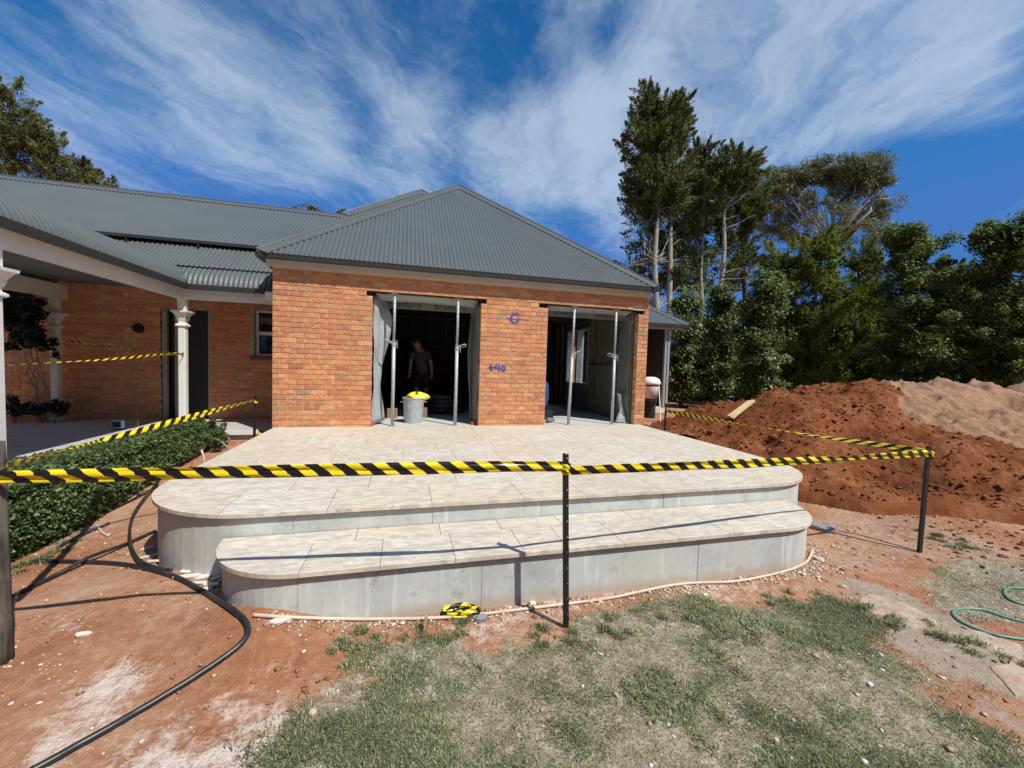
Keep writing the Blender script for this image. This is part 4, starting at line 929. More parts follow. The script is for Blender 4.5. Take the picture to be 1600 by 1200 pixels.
for px, py, D, sl_ in ((1469, 598, 9.8, .34), (1530, 598, 9.8, .34), (1610, 604, 9.8, .34), (1720, 610, 9.6, .34), (1850, 615, 9.6, .34), (1560, 720, 8.0, .40), (1680, 740, 8.0, .4)):
    q = pt(px, py, D); cones.append((q[0], q[1], q[2], sl_))
q1 = pt(1405, 640, 9.0)
def palef(X, Y):
    # compacted sandy slope towards the right hand end
    d = (X - 11.9) * 0.80 - (Y + 1.3) * 0.62
    return sst(d + 1.3 * fbm(X * 1.2, Y * 1.2, 4, 55), -0.5, 1.0) * sst(Y + 0.20 * (X - 11.5) + 1.4 * fbm(X, Y, 4, 66), -4.0, -2.4)
hp, HV, HS = heap('soil_heap', 'large heap of red excavated soil, sandy on its far right slope', 7.2, 19, -6.8, 3.8, 0.045, cones, 0.30, 40, palef, 1.0)
ok = HS[HS[:, 3] > 0]; ok = ok[(ok[:, 0] < 14)]
sel = ok[RNG.choice(len(ok), 5200)]; sel = sel[np.hypot(sel[:, 0]-CAM[0], sel[:, 1]-CAM[1]) < 12.5]; sz = RNG.uniform(0.008, 0.026, len(sel)) * (1 + 1.3 * (RNG.random(len(sel)) > 0.95))
pk = palef(sel[:, 0], sel[:, 1]) < 0.5
sel = sel[pk]; sz = sz[pk]
tag(rocks('clods', sel[:, :3] + np.stack([RNG.uniform(-.03, .03, len(sel)), RNG.uniform(-.03, .03, len(sel)), sz*.2], 1), sz, MT['clod'], hp, 3, .8), kind='stuff')
c2 = []
for px, py, D, sl_ in ((1106, 632, 9.3, .62), (1137, 630, 9.6, .6), (1075, 650, 8.9, .6), (1120, 655, 8.6, .5)):
    q = pt(px, py, D); c2.append((q[0], q[1], q[2], sl_))
hp2, V2, S2 = heap('soil_heap', 'small heap of bright red soil beside the rear corner of the terrace', 6.9, 11.5, -2.2, 3.3, 0.04, c2, 0.10, 90, None, 0.8)
ok = S2[S2[:, 3] > 0]; sel = ok[RNG.choice(len(ok), 1500)]; sz = RNG.uniform(0.01, 0.03, len(sel))
tag(rocks('clods', sel[:, :3], sz, MT['clod'], hp2, 5, .8), kind='stuff')
# spill of clods round the foot
n = 1500; fx = RNG.uniform(6.9, 10.5, n); fy = RNG.uniform(-5.2, 0.5, n); kf = (fx - 7.7 - 0.42 * (fy + 5)) + RNG.normal(0, .5, n) > 0; fx, fy = fx[kf], fy[kf]
tag(tag(rocks('soil_crumbs', np.stack([fx, fy, ground(fx, fy) + .004], 1), RNG.uniform(.006, .026, len(fx)), MT['clod'], None, 8, .7), 'red crumbs of soil spilled round the foot of the heap'), kind='stuff')
# two planks left on the heap
for k, (a, b) in enumerate((((1139, 651), (1172, 627)), ((1143, 653), (1177, 626)))):
    A = at(a[0], a[1], 7.55); B = at(b[0], b[1], 7.9)
    o = MB().bar(A, B, 0.075, 0.035).build('timber_plank', MT['pale_timber']); tag(o, ['pale timber plank lying on the soil heap, left one of two', 'pale timber plank lying on the soil heap, right one of two'][k], 'plank', 'planks on the soil heap')

# ------------------------------------------------------------------ foliage
def leaf_quads(C, L, Wd, rng, bias=None, bw=0.0, face=0.0):
    n = len(C); a = rng.normal(size=(n, 3))
    if face > 0:                                       # leaf blades turned towards the light
        nn = rng.normal(size=(n, 3)); nn /= np.linalg.norm(nn, axis=1, keepdims=True); nn = nn + np.array([[.30, -.42, .72]]) * face; nn /= np.linalg.norm(nn, axis=1, keepdims=True)
        a = np.cross(nn, a); a /= np.linalg.norm(a, axis=1, keepdims=True); b = np.cross(nn, a); l = (L * rng.uniform(.6, 1.3, (n, 1))); w = (Wd * rng.uniform(.7, 1.2, (n, 1)))
        return np.stack([C - a*l*.5, C + b*w*.5, C + a*l*.5, C - b*w*.5], 1).reshape(-1, 3), np.arange(4*n).reshape(n, 4)
    if bias is not None: a = a / np.linalg.norm(a, axis=1, keepdims=True) + bias * bw
    a /= np.linalg.norm(a, axis=1, keepdims=True); b = np.cross(a, rng.normal(size=(n, 3)) + np.array([[.55, -.8, 1.3]])); b /= np.linalg.norm(b, axis=1, keepdims=True)
    l = (L * rng.uniform(.6, 1.3, (n, 1))); w = (Wd * rng.uniform(.7, 1.2, (n, 1)))
    V = np.stack([C - a*l*.5, C + b*w*.5, C + a*l*.5, C - b*w*.5], 1).reshape(-1, 3)
    F_ = np.arange(4*n).reshape(n, 4); return V, F_
SPRAY = {}
def crown_pts(c, rx, ry, rz, nc, nl, cr, rng, shell=0.55, spray=0.0):
    d = rng.normal(size=(nc, 3)); d /= np.linalg.norm(d, axis=1, keepdims=True); rr = rng.uniform(shell, 1.0, (nc, 1))
    K = np.array(c) + d * rr * np.array([rx, ry, rz])
    w = rng.uniform(.4, 1.4, nc); w /= w.sum(); pick = rng.choice(nc, nl, p=w)
    if spray > 0:
        o_ = d * np.array([1, 1, .35]); o_ /= np.linalg.norm(o_, axis=1, keepdims=True) + 1e-6
        u_ = o_ * .75 + np.array([0, 0, .55]) + rng.normal(size=(nc, 3)) * .35; u_ /= np.linalg.norm(u_, axis=1, keepdims=True)
        t_ = rng.random(nl) ** .8; ln = (spray * rng.uniform(.6, 1.4, nc))[pick]
        off = u_[pick] * (t_ * ln - ln * .35)[:, None] + rng.normal(size=(nl, 3)) * (cr * .42 * (1.08 - t_))[:, None]
        SPRAY['dir'] = u_[pick]
        return K[pick] + off, K
    off = rng.normal(size=(nl, 3)); off *= cr * rng.uniform(.3, 1.0, (nl, 1)) / np.maximum(.4, np.linalg.norm(off, axis=1, keepdims=True)); off[:, 2] *= .75
    return K[pick] + off * (rng.uniform(.6, 1.3, nc)[pick])[:, None], K
def blob(px, py, D, rxp, ryp, nc, nl, cr, rng, shell=.55, dy=0.9, spray=0.0):
    c = at(px, py, D); k = D / F_PX
    return crown_pts(c, rxp*k, rxp*k*dy, ryp*k, nc, nl, cr, rng, shell, spray)
def taper(pts, r0, r1): return [r0 + (r1 - r0) * i / (len(pts) - 1) for i in range(len(pts))]
def wig(a, b, n, amp, rng):
    a = np.array(a); b = np.array(b); return [tuple(a + (b - a) * i / n + (rng.normal(size=3) * amp if 0 < i < n else 0)) for i in range(n + 1)]
def tree(name, label, blobs, leafm, L, Wd, trunks, barkm, seed, group=None, bias=None, bw=0.0, limbs=0, core=True, cat='tree', limb_r=0.03, spray=0.0, face=0.0):
    rng = np.random.default_rng(seed); base = trunks[0][0]
    t_ = thing(name, label, cat, base, group); mb = MB()
    for pts, r0, r1 in [(tr[1], tr[2], tr[3]) for tr in trunks]: mb.tube(pts, taper(pts, r0, r1), 7)
    AP_ = []; SD = []
    for bl in blobs:
        P_, K = blob(*bl[:7], bl[7], rng, *(bl[8:] if len(bl) > 8 else ()), spray=spray)
        AP_.append(P_); SD.append(SPRAY.get('dir') if spray else None)
        if limbs:
            top = trunks[0][1]
            for kk in K[rng.choice(len(K), min(limbs, len(K)), replace=False)]:
                ts = np.array(top); i = int(np.argmin(np.abs(ts[:, 2] - (kk[2] - .6)))); mb.tube(wig(ts[i], kk, 4, .08, rng), taper(range(5), limb_r, .008), 5, False)
    tr = mb.build('trunk', barkm, t_, True)
    C = np.concatenate(AP_); bb = None
    if spray: bb = np.concatenate(SD); bw = 1.4
    elif bias == 'out':
        bb = C - C.mean(0); bb[:, 2] *= .3; bb /= np.linalg.norm(bb, axis=1, keepdims=True) + 1e-6; bb[:, 2] += .5
    elif bias is not None: bb = np.array(bias)[None]
    V, F_ = leaf_quads(C, L, Wd, rng, bb, bw, face); np_mesh('crown', V, F_, leafm, t_)
    return t_, mb
def vtrunk(px, D, ytop, ybase=None, lean=0, n=6, rng=np.random.default_rng(3), amp=.04):
    top = at(px + lean, ytop, D); b = at(px, 600, D); z0 = -0.6; b = np.array([b[0], b[1], z0]); return b, wig(b, top, n, amp, rng)
# tall cypress with twin pale trunks
b, tp = vtrunk(1030, 18, 170, lean=-8); b2 = b + np.array([.25, .1, 0]); b3, tp2 = vtrunk(1042, 18.2, 200, lean=10)
tree('cypress_tree', 'tallest dark cypress with two pale trunks behind the house roof', [(1010, 170, 18, 17, 32, 40, 4200, .30), (1052, 195, 18, 34, 45, 90, 22000, .38, .2), (1020, 225, 18, 52, 58, 150, 38000, .40, .15), (1035, 290, 18, 55, 48, 140, 32000, .40, .15), (985, 310, 18.3, 25, 24, 30, 3400, .3),
      (1000, 370, 18.5, 26, 50, 40, 3000, .28), (1068, 400, 19, 28, 70, 56, 6500, .32), (985, 425, 19, 32, 20, 20, 1500, .3), (1035, 380, 19.5, 48, 50, 60, 8000, .34, .2), (1040, 440, 20, 60, 40, 60, 8000, .34, .2)], MT['leaf_cypress'], .17, .045,
     [(b, tp, .17, .05), (b3, tp2, .16, .05)], MT['bark'], 101, limbs=14, limb_r=.03, spray=.75)
b, tp = vtrunk(1098, 19, 222, lean=4)
rngt = np.random.default_rng(8)
t_, _ = tree('cypress_tree', 'thin bare trunked cypress with a sparse top next to the tallest one', [(1100, 243, 19, 22, 16, 28, 3600, .3), (1085, 275, 19, 20, 28, 28, 3200, .3), (1110, 300, 19.4, 22, 60, 46, 6000, .34)], MT['leaf_cypress'], .17, .045, [(b, tp, .13, .03)], MT['bark'], 102, limbs=8, limb_r=.025, spray=.7)
for k in range(14):
    mb = MB(); i = rngt.integers(2, 6); s = np.array(tp[i]) + np.array([0, 0, rngt.uniform(-.6, .6)]); e = s + np.array([rngt.uniform(-.9, .9), rngt.uniform(-.5, .5), rngt.uniform(.0, .6)]); mb.tube(wig(s, e, 3, .05, rngt), taper(range(4), .022, .005), 4, False); mb.build('branch', MT['twig'], t_)
for k in range(9): mb = MB(); s = np.array(tp[-1]) - np.array([0, 0, .2]); e = s + np.array([rngt.uniform(-.5, .5), rngt.uniform(-.3, .3), rngt.uniform(.5, 1.0)]); mb.tube(wig(s, e, 3, .05, rngt), taper(range(4), .015, .004), 4, False); mb.build('branch', MT['twig'], t_)
b, tp = vtrunk(1120, 18, 262, lean=18)
t_, _ = tree('cypress_tree', 'cypress with pale bare side branches right of the thin trunk', [(1150, 255, 18, 34, 20, 50, 8500, .32), (1145, 285, 18.2, 30, 22, 40, 6000, .32), (1118, 285, 18, 14, 25, 20, 1800, .3), (1122, 320, 18, 12, 20, 14, 1300, .26)], MT['leaf_cypress'], .17, .045, [(b, tp, .16, .05)], MT['bark'], 103, limbs=8, spray=.75)
for sx, sy, ex, ey in ((1134, 325, 1170, 295), (1134, 330, 1160, 290), (1132, 310, 1165, 305), (1130, 345, 1155, 335), (1128, 360, 1180, 335), (1126, 420, 1150, 400), (1124, 430, 1165, 415), (1126, 415, 1146, 392), (1123, 440, 1170, 432), (1124, 395, 1142, 385)):
    MB().tube(wig(at(sx, sy, 18), at(ex, ey, 17.6), 4, .05, rngt), taper(range(5), .035, .008), 5, False).build('branch', MT['bark'], t_)
b, tp = vtrunk(1165, 21, 260)
tree('cypress_tree', 'broad dark cypress behind the bare trunks', [(1085, 330, 21, 40, 70, 100, 15000, .4, .3), (1155, 340, 21, 45, 75, 110, 18000, .4, .3), (1180, 300, 21, 25, 30, 34, 3000, .36), (1120, 420, 21, 70, 50, 90, 12000, .4, .3)], MT['leaf_cypress'], .20, .055, [(b, tp, .2, .04)], MT['bark_dark'], 104, limbs=5, spray=.8)
# gum tree
rg = np.random.default_rng(21); b = np.array([*at(1290, 600, 27)[:2], -0.6]); fork = at(1300, 385, 27)
limbs = [((1300, 385), (1345, 325), (1385, 275)), ((1300, 385), (1330, 330), (1340, 275)), ((1300, 380), (1302, 320), (1320, 265)), ((1298, 385), (1262, 330), (1240, 280)), ((1262, 330), (1232, 310), (1205, 290)), ((1345, 325), (1370, 312), (1392, 310)), ((1300, 385), (1360, 330), (1365, 285))]
tr = [(b, wig(b, fork, 5, .1, rg), .36, .22)]
for l in limbs: tr.append((b, [tuple(at(x, y, 27 + rg.uniform(-.6, .6))) for x, y in l], .11, .03))
t_, _ = tree('gum_tree', 'grey green gum tree with pale forked limbs behind the shrubs', [(1225, 282, 27, 28, 26, 22, 5600, .70, .3), (1203, 300, 27, 20, 26, 14, 3000, .62), (1260, 272, 27, 24, 22, 16, 4400, .68), (1310, 270, 27, 38, 20, 24, 7000, .72), (1350, 272, 27, 36, 22, 24, 6400, .70), (1378, 280, 26.6, 16, 16, 10, 1800, .55), (1330, 300, 27, 34, 18, 16, 3600, .6),
      (1245, 320, 27.6, 30, 22, 16, 2400, .6), (1372, 330, 28, 30, 22, 16, 2600, .6), (1270, 350, 28, 70, 30, 40, 5600, .65), (1215, 350, 28, 30, 40, 24, 3600, .6), (1350, 360, 28, 45, 25, 24, 3200, .6)], MT['leaf_gum'], .26, .06, tr, MT['bark'], 105, bias=(.45, 0, -.75), bw=.9, limbs=3, limb_r=.05)
# shrubs and young trees along the boundary
def shrub(px, ytop, wpx, D, leafm, L, Wd, seed, label, n=16000, name='boundary_shrub', bias=None, bw=0., ybot=625, spray=0.0, face=1.7, cone=0):
    ytop += 20
    b = np.array([*at(px, 600, D)[:2], -0.6]); top = at(px, ytop + 30, D)
    bl = []; rs = np.random.default_rng(seed); k = 5; H = ybot - ytop
    for i in range(k):
        f_ = (i + .5) / k; yy = ytop + H * f_; ww = wpx * (0.42 + 0.66 * math.sin(math.pi * min(1, .10 + f_ * .75))) * .5 if not spray else wpx * .60 * (.42 + .58 * f_ ** .55)
        bl.append((px + rs.uniform(-.12, .12) * wpx, yy, D, ww, H / k * .75, int(34 + 30*f_), int(n * 1.5) // k, .34, .22))
    for i in range(7):
        a = rs.uniform(-1, 1); bl.append((px + a * wpx * (.42 if not spray else .22), ytop + H * rs.uniform(.02, .22) + abs(a) * (18 if not spray else 34), D, wpx * .10, H * .05, 7, n // 40, .18, .4))
    return tree(name, label, bl, leafm, L, Wd, [(b, wig(b, top, 5, .05, rs), .09, .02)], MT['bark_dark'], seed, 'shrubs along the boundary', bias, bw, 4, spray=spray, face=0.0 if spray else face)
LB, LG = MT['leaf_broad'], MT['leaf_bright']
shrub(1068, 440, 60, 14.5, LB, .10, .06, 201, 'glossy green shrub just right of the house eave', 12000)
shrub(1125, 430, 62, 16, LB, .11, .06, 202, 'dark shrub under the bare cypress trunks', 12000)
shrub(1192, 412, 78, 13.5, LB, .10, .06, 203, 'upright shrub with pale leaf tips in front of the dark row', 15000)
shrub(1225, 372, 110, 17, LG, .13, .038, 204, 'yellow green conifer left of the bright pair behind the soil heap', 30000, spray=.6)
shrub(1275, 345, 105, 16, LG, .13, .035, 205, 'bright green feathery conifer behind the soil heap crest', 34000, spray=.6)
shrub(1340, 372, 110, 16.5, LG, .13, .035, 206, 'feathery green conifer left of the broad glossy tree', 30000, spray=.6)
shrub(1425, 338, 135, 13.5, LB, .11, .065, 207, 'broad glossy leaved tree with bright leaves in its upper half', 24000)
shrub(1480, 395, 90, 15, LG, .13, .035, 208, 'soft green conifer between the two glossy trees at right', 26000, spray=.6)
shrub(1572, 322, 130, 12.5, LB, .11, .065, 209, 'glossy leaved tree at the right edge of the picture', 24000)
shrub(1690, 340, 140, 12.5, LB, .11, .065, 210, 'glossy leaved tree just past the right edge', 14000)
for i, (px, yt, D) in enumerate(((1095, 480, 18.5), (1160, 455, 18.5), (1240, 470, 19), (1320, 450, 19), (1390, 455, 18), (1460, 470, 18), (1530, 440, 17.5), (1620, 430, 17))):
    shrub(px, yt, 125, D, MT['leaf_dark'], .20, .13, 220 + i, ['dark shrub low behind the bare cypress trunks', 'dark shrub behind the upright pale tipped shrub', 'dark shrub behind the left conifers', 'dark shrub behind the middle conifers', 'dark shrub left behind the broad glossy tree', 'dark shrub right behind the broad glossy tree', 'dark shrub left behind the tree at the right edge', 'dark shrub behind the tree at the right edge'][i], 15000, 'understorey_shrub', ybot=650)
# conifers at left behind the roof
b, tp = vtrunk(20, 26, 150)
tree('pine_tree', 'large rounded pine rising above the roof at the left edge', [(5, 170, 26, 50, 42, 50, 9000, .55, .4), (30, 215, 26, 55, 40, 60, 10000, .55, .35), (55, 215, 26, 26, 26, 22, 2600, .5), (0, 260, 26, 60, 30, 44, 6500, .5), (70, 250, 26, 28, 24, 22, 2800, .45), (25, 190, 26, 40, 40, 40, 5000, .5), (-40, 220, 27, 60, 80, 60, 6000, .5)], MT['leaf_pine'], .24, .06, [(b, tp, .4, .1)], MT['bark_dark'], 301, limbs=8, limb_r=.06, spray=.7)
b, tp = vtrunk(115, 28, 250)
tree('pine_tree', 'lower spreading pine sloping down beside the large one', [(95, 262, 28, 30, 24, 26, 3600, .5), (120, 272, 28, 28, 22, 26, 3200, .5), (145, 282, 28, 26, 14, 18, 2200, .4), (168, 291, 28, 22, 8, 14, 1200, .35), (100, 300, 28, 90, 15, 30, 3000, .5)], MT['leaf_pine'], .24, .06, [(b, tp, .3, .08)], MT['bark_dark'], 302, limbs=5, limb_r=.05, spray=.7)
b, tp = vtrunk(485, 24, 322)
tree('distant_tree', 'tree top just showing over the roof ridge', [(489, 330, 24, 12, 8, 8, 420, .28), (478, 336, 24, 14, 6, 8, 300, .25), (461, 326, 24, 2.5, 7, 4, 60, .10)], MT['leaf_gum'], .2, .07, [(b, tp, .1, .02)], MT['bark_dark'], 303, limbs=3)
b, tp = vtrunk(535, 25, 328)
tree('distant_tree', 'small twiggy tree top in the valley of the roofs', [(536, 333, 25, 6, 7, 7, 260, .2), (528, 337, 25, 7, 4, 5, 160, .18)], MT['leaf_gum'], .18, .06, [(b, tp, .1, .02)], MT['bark_dark'], 304, limbs=2)

# unseen trees added behind and beside the camera to cut low sky light
for i, (x, y, h, r) in enumerate(((-13, -20, 12, 4.2), (-6, -22, 13, 4.6), (1, -23, 14, 4.8), (8, -25, 13, 4.6), (15, -24, 12, 4.6), (-17, -12, 11, 4.2), (-19, -4, 11, 4.0), (21, -18, 11, 4.4))):
    rs = np.random.default_rng(900 + i); t_ = thing('added_shade_tree', ['broad tree added to block low sky behind the camera, far left', 'broad tree added to block low sky behind the camera, left', 'tallest tree added to block low sky straight behind the camera', 'broad tree added to block low sky behind the camera, right', 'broad tree added to block low sky behind the camera, far right', 'tree added to block low sky left of the house lawn, nearer the camera', 'tree added to block low sky left of the verandah', 'tree added to block low sky at the right end behind the camera'][i], 'tree', (x, y, -.6), 'unseen trees added to cut sky light')
    MB().tube(wig((x, y, -.7), (x, y, h * .7), 5, .15, rs), taper(range(6), .35, .1), 8).build('trunk', MT['bark_dark'], t_, True)
    Pq = np.concatenate([crown_pts((x, y, h * .58), r, r, h * .42, 90, 5200, 1.1, rs, .5)[0], crown_pts((x, y, h * .30), r * .9, r * .9, h * .30, 50, 2600, 1.0, rs, .5)[0]])
    Vq, Fq = leaf_quads(Pq, .62, .42, rs); np_mesh('crown', Vq, Fq, MT['leaf_dark'], t_)
# ------------------------------------------------------------------ clipped hedge
hg = thing('clipped_hedge', 'low clipped green hedge along the verandah edge', 'hedge', (-1.15, -1.8, -0.5))
rh = np.random.default_rng(51); HX0, HX1, HY0, HY1 = -1.46, -0.90, -5.2, 0.05
def hside(y): return HX1 + 0.05 * fbm(y * 1.5, y * 0 + 3.3, 3, 4) * 2
n = 64000; ys = rh.uniform(HY0, HY1, n); which = rh.random(n); V = np.zeros((n, 3)); V[:, 1] = ys
topz = 0.095 + 0.10 * fbm(ys * 1.3, ys * 0 + 1.7, 3, 8)
side = which < .55; V[side, 0] = hside(ys[side]); gz = ground(np.full(n, HX1), ys); V[side, 2] = (gz + .03 + (topz - gz) * rh.random(n) ** .9)[side]
tops = (which >= .55) & (which < .92); V[tops, 0] = rh.uniform(HX0, HX1, n)[tops]; V[tops, 2] = topz[tops]
bk = which >= .92; V[bk, 0] = HX0; V[bk, 2] = (gz + (topz - gz) * rh.random(n))[bk]
# rounded shoulder and lumps
zz_n = (V[:, 2] - gz) / (topz - gz); V[:, 0] -= np.where(side, 0.10 * sst(zz_n, .65, 1.0) + 0.06 * sst(1 - zz_n, .6, 1.0), 0)
V[:, 2] -= np.where(tops, 0.05 * sst(V[:, 0], HX1 - .12, HX1) + .05 * sst(-V[:, 0], -HX0 - .12, -HX0), 0)
V += rh.normal(size=V.shape) * 0.016 + (0.05 * fbm(V[:, 1] * 6, V[:, 2] * 6, 3, 14))[:, None] * np.array([1, 0, .8])
Vq, Fq = leaf_quads(V, .040, .024, rh, None, 0, .55); np_mesh('foliage', Vq, Fq, MT['leaf_hedge'], hg)
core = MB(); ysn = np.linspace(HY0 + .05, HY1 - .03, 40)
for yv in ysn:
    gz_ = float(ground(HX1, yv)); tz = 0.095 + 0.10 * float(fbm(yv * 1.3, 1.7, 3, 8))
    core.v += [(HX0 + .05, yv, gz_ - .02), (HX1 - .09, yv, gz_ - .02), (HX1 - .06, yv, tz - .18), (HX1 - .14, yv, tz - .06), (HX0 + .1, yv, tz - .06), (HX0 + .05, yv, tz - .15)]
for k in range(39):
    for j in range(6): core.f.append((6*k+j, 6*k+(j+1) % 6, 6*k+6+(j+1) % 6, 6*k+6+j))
core.f.append(tuple(range(6))); core.f.append(tuple(234 + j for j in range(6))); core.build('branches', MT['shade_core'], hg)  # solid near-black core, shade between the leaves put into its colour
bs = thing('round_shrub', 'small rounded green shrub at the far end of the hedge', 'shrub', (-0.98, 0.05, -0.4))
Pq, K = crown_pts((-0.98, 0.02, -0.12), .36, .30, .26, 60, 9000, .07, rh, .7); Vq, Fq = leaf_quads(Pq, .042, .024, rh, None, 0, .55); np_mesh('foliage', Vq, Fq, MT['leaf_hedge'], bs)
MB().tube([(-.98, .02, -.45), (-.98, .02, -.1)], .015, 6).build('stem', MT['bark_dark'], bs)
# climber at the inner verandah post and plants on the floor
cl_ = thing('climbing_plant', 'dark leafy climber hanging by the inner verandah post', 'plant', (-3.8, 1.3, FL))
Ps = [crown_pts(at(34, 490, 6.9), .32, .3, .36, 40, 4600, .15, rh, .3)[0], crown_pts(at(42, 532, 6.9), .20, .2, .26, 24, 2200, .12, rh, .3)[0], crown_pts(at(15, 470, 6.8), .30, .2, .20, 16, 1600, .12, rh, .3)[0], crown_pts(at(86, 540, 7.1), .06, .05, .2, 8, 110, .05, rh, .3)[0]]
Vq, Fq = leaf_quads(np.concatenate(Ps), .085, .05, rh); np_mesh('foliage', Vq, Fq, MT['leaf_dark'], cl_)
mb = MB(); rq = np.random.default_rng(5)
for k in range(5): mb.tube(wig((-4.25 + k*.03, 1.75, FL), tuple(at(26 + k*8, 480 + k*10, 6.9)), 7, .05, rq), .008, 5)
mb.build('stems', MT['twig'], cl_)
for k, (px, py, lab, nn) in enumerate(((75, 640, 'low leafy pot plant at the foot of the verandah wall', 900), (18, 648, 'dark plant with pale flowers beside the outer post', 700))):
    c = on_z(px, 660, FL); pl = thing('verandah_plant', lab, 'plant', c); Pq, K = crown_pts((c[0], c[1], c[2] + .28), .26, .2, .18, 18, nn, .08, rq, .3)
    Vq, Fq = leaf_quads(Pq, .075, .035, rq); np_mesh('foliage', Vq, Fq, MT['leaf_dark'], pl); mb = MB()
    for j in range(9): mb.tube(wig((c[0] + rq.uniform(-.1, .1), c[1] + rq.uniform(-.1, .1), c[2]), tuple(Pq[j*30]), 3, .02, rq), .005, 4)
    mb.build('stems', MT['twig'], pl)

# ------------------------------------------------------------------ grass, weeds, pebbles, chips
def blades(name, Pb, H, Wd, rng, m, lean=.5):
    n = len(Pb); a = rng.uniform(0, 6.28, n); d = np.stack([np.cos(a), np.sin(a), 0*a], 1); s = np.stack([-np.sin(a), np.cos(a), 0*a], 1)
    h = (H * rng.uniform(.45, 1.35, n))[:, None]; w = (Wd * rng.uniform(.6, 1.3, n))[:, None]; le = rng.uniform(.1, 1, n)[:, None] * lean * 2
    up = np.array([[0, 0, 1.]]); nrm = 1 / np.sqrt(1 + le**2)
    p1 = Pb + (up * .6 + d * le * .35) * h * nrm; p2 = Pb + (up * .85 + d * le * 1.1) * h * nrm
    V = np.stack([Pb - s*w*.5, Pb + s*w*.5, p1 + s*w*.4, p1 - s*w*.4, p2], 1).reshape(-1, 3); i = np.arange(n)[:, None] * 5
    F_ = np.concatenate([i + np.array([[0, 1, 2]]), i + np.array([[0, 2, 3]]), i + np.array([[3, 2, 4]])], 0)
    return np_mesh(name, V, F_, m, None)
rgz = np.random.default_rng(61)
def cand(N0, x0, x1, y0, y1):
    x = rgz.uniform(x0, x1, N0); y = rgz.uniform(y0, y1, N0); fw = (x - CAM[0]) * _fw[0] + (y - CAM[1]) * _fw[1]; k = fw > .9; x, y, fw = x[k], y[k], fw[k]
    sd_ = np.abs((x - CAM[0]) * _rt[0] + (y - CAM[1]) * _rt[1]) / fw < 1.35; x, y, fw = x[sd_], y[sd_], fw[sd_]
    k = rgz.random(len(x)) < np.clip(2.6 / fw, .25, 1) ** 1.3; x, y = x[k], y[k]; lw, _, _ = masks(x, y); return x, y, lw
cx, cyy, lw = cand(1250000, 0.2, 9.2, -6.7, -3.6)
patch = fbm(cx * 1.5, cyy * 1.5, 4, 71) + .5 * fbm(cx * 8, cyy * 8, 3, 73)
keep = rgz.random(len(cx)) < sst(lw, .10, .9) * (sst(patch - .24 * sst(-cx, -2.5, -1.5), -.19, .12) * .82 + .18); cx, cyy, patch = cx[keep], cyy[keep], patch[keep]
hh_ = .020 + .020 * sst(patch, -.02, .22)
tag(tag(blades('lawn_grass', np.stack([cx, cyy, ground(cx, cyy) - .004], 1), hh_, .0036, rgz, MT['grass'], 1.0), 'short patchy dry lawn grass in the foreground'), kind='stuff')
print('lawn blades', len(cx))
# greener tufts where the lawn is lush, and single weeds on the bare soil
cx, cyy, lw = cand(300000, 0.2, 9.2, -6.7, -3.6)
lush = fbm(cx * 2.1, cyy * 2.1, 3, 171) + .45 * fbm(cx * 9, cyy * 9, 3, 173)
keep = (rgz.random(len(cx)) < sst(lw, .3, .9) * sst(lush, .05, .20) * .8); bp = [np.stack([cx[keep], cyy[keep]], 1)]
T_pix = [(580, 1013, 34), (545, 1012, 22), (735, 985, 26), (660, 992, 18), (860, 998, 30), (1230, 938, 30), (1120, 950, 24), (1060, 960, 24), (960, 985, 26), (1500, 1000, 16), (1370, 960, 34), (1400, 975, 20), (1490, 850, 24), (1460, 838, 16), (1545, 1018, 36), (1500, 1000, 30), (55, 872, 34), (85, 868, 30), (112, 845, 12), (30, 885, 18)]
for px, py, s in T_pix:
    c = gp(px, py); k = s * np.dot(c - CAM, W_) / F_PX; n = int(300 * min(2.2, (k / .12) ** 1.3) + 50)
    sub_ = rgz.normal(size=(max(5, int(k / .02)), 2)) * k * .7; pk_ = sub_[rgz.integers(0, len(sub_), n)] + rgz.normal(size=(n, 2)) * .02
    bp.append(np.array([c[0], c[1]]) + pk_)
bp = np.concatenate(bp); ok_ = ~(inpoly(bp[:, 0], bp[:, 1], LOW) | inpoly(bp[:, 0], bp[:, 1], UP)); bp = bp[ok_]; print('tuft blades', len(bp))
tag(tag(blades('grass_tufts', np.stack([bp[:, 0], bp[:, 1], ground(bp[:, 0], bp[:, 1]) - .003], 1), .048, .0058, rgz, MT['weed'], 1.0), 'greener tufts of grass scattered over the bare soil and lawn'), kind='stuff')
n = 9000; cx = rgz.uniform(-1.2, 8.6, n); cyy = rgz.uniform(-6.5, -2.8, n); lw_, d_, p_ = masks(cx, cyy); ok_ = ~(inpoly(cx, cyy, UP) | inpoly(cx, cyy, LOW)) & (lw_ < .4) & (rgz.random(n) < sst(fbm(cx * 1.9, cyy * 1.9, 3, 181), -.10, .2) + .08); cx, cyy = cx[ok_], cyy[ok_]; sz = .004 + .013 * rgz.random(len(cx)) ** 3
tag(tag(rocks('soil_grit', np.stack([cx, cyy, ground(cx, cyy) + sz * .2], 1), sz, MT['clod_dry'], None, 19, .6), 'small dry crumbs of red soil over the bare ground'), kind='stuff')
n = 15000; cx = rgz.uniform(-1.2, 9.0, n); cyy = rgz.uniform(-6.6, -2.6, n)
ok_ = ~(inpoly(cx, cyy, UP) | inpoly(cx, cyy, LOW)) & (rgz.random(n) < sst(fbm(cx * 1.2, cyy * 1.2, 3, 81), -.16, .2) + .12); cx, cyy = cx[ok_], cyy[ok_]
sz = .0035 + .009 * rgz.random(len(cx)) ** 4
big = rgz.random(len(cx)) > .985; sz[big] *= 2.0
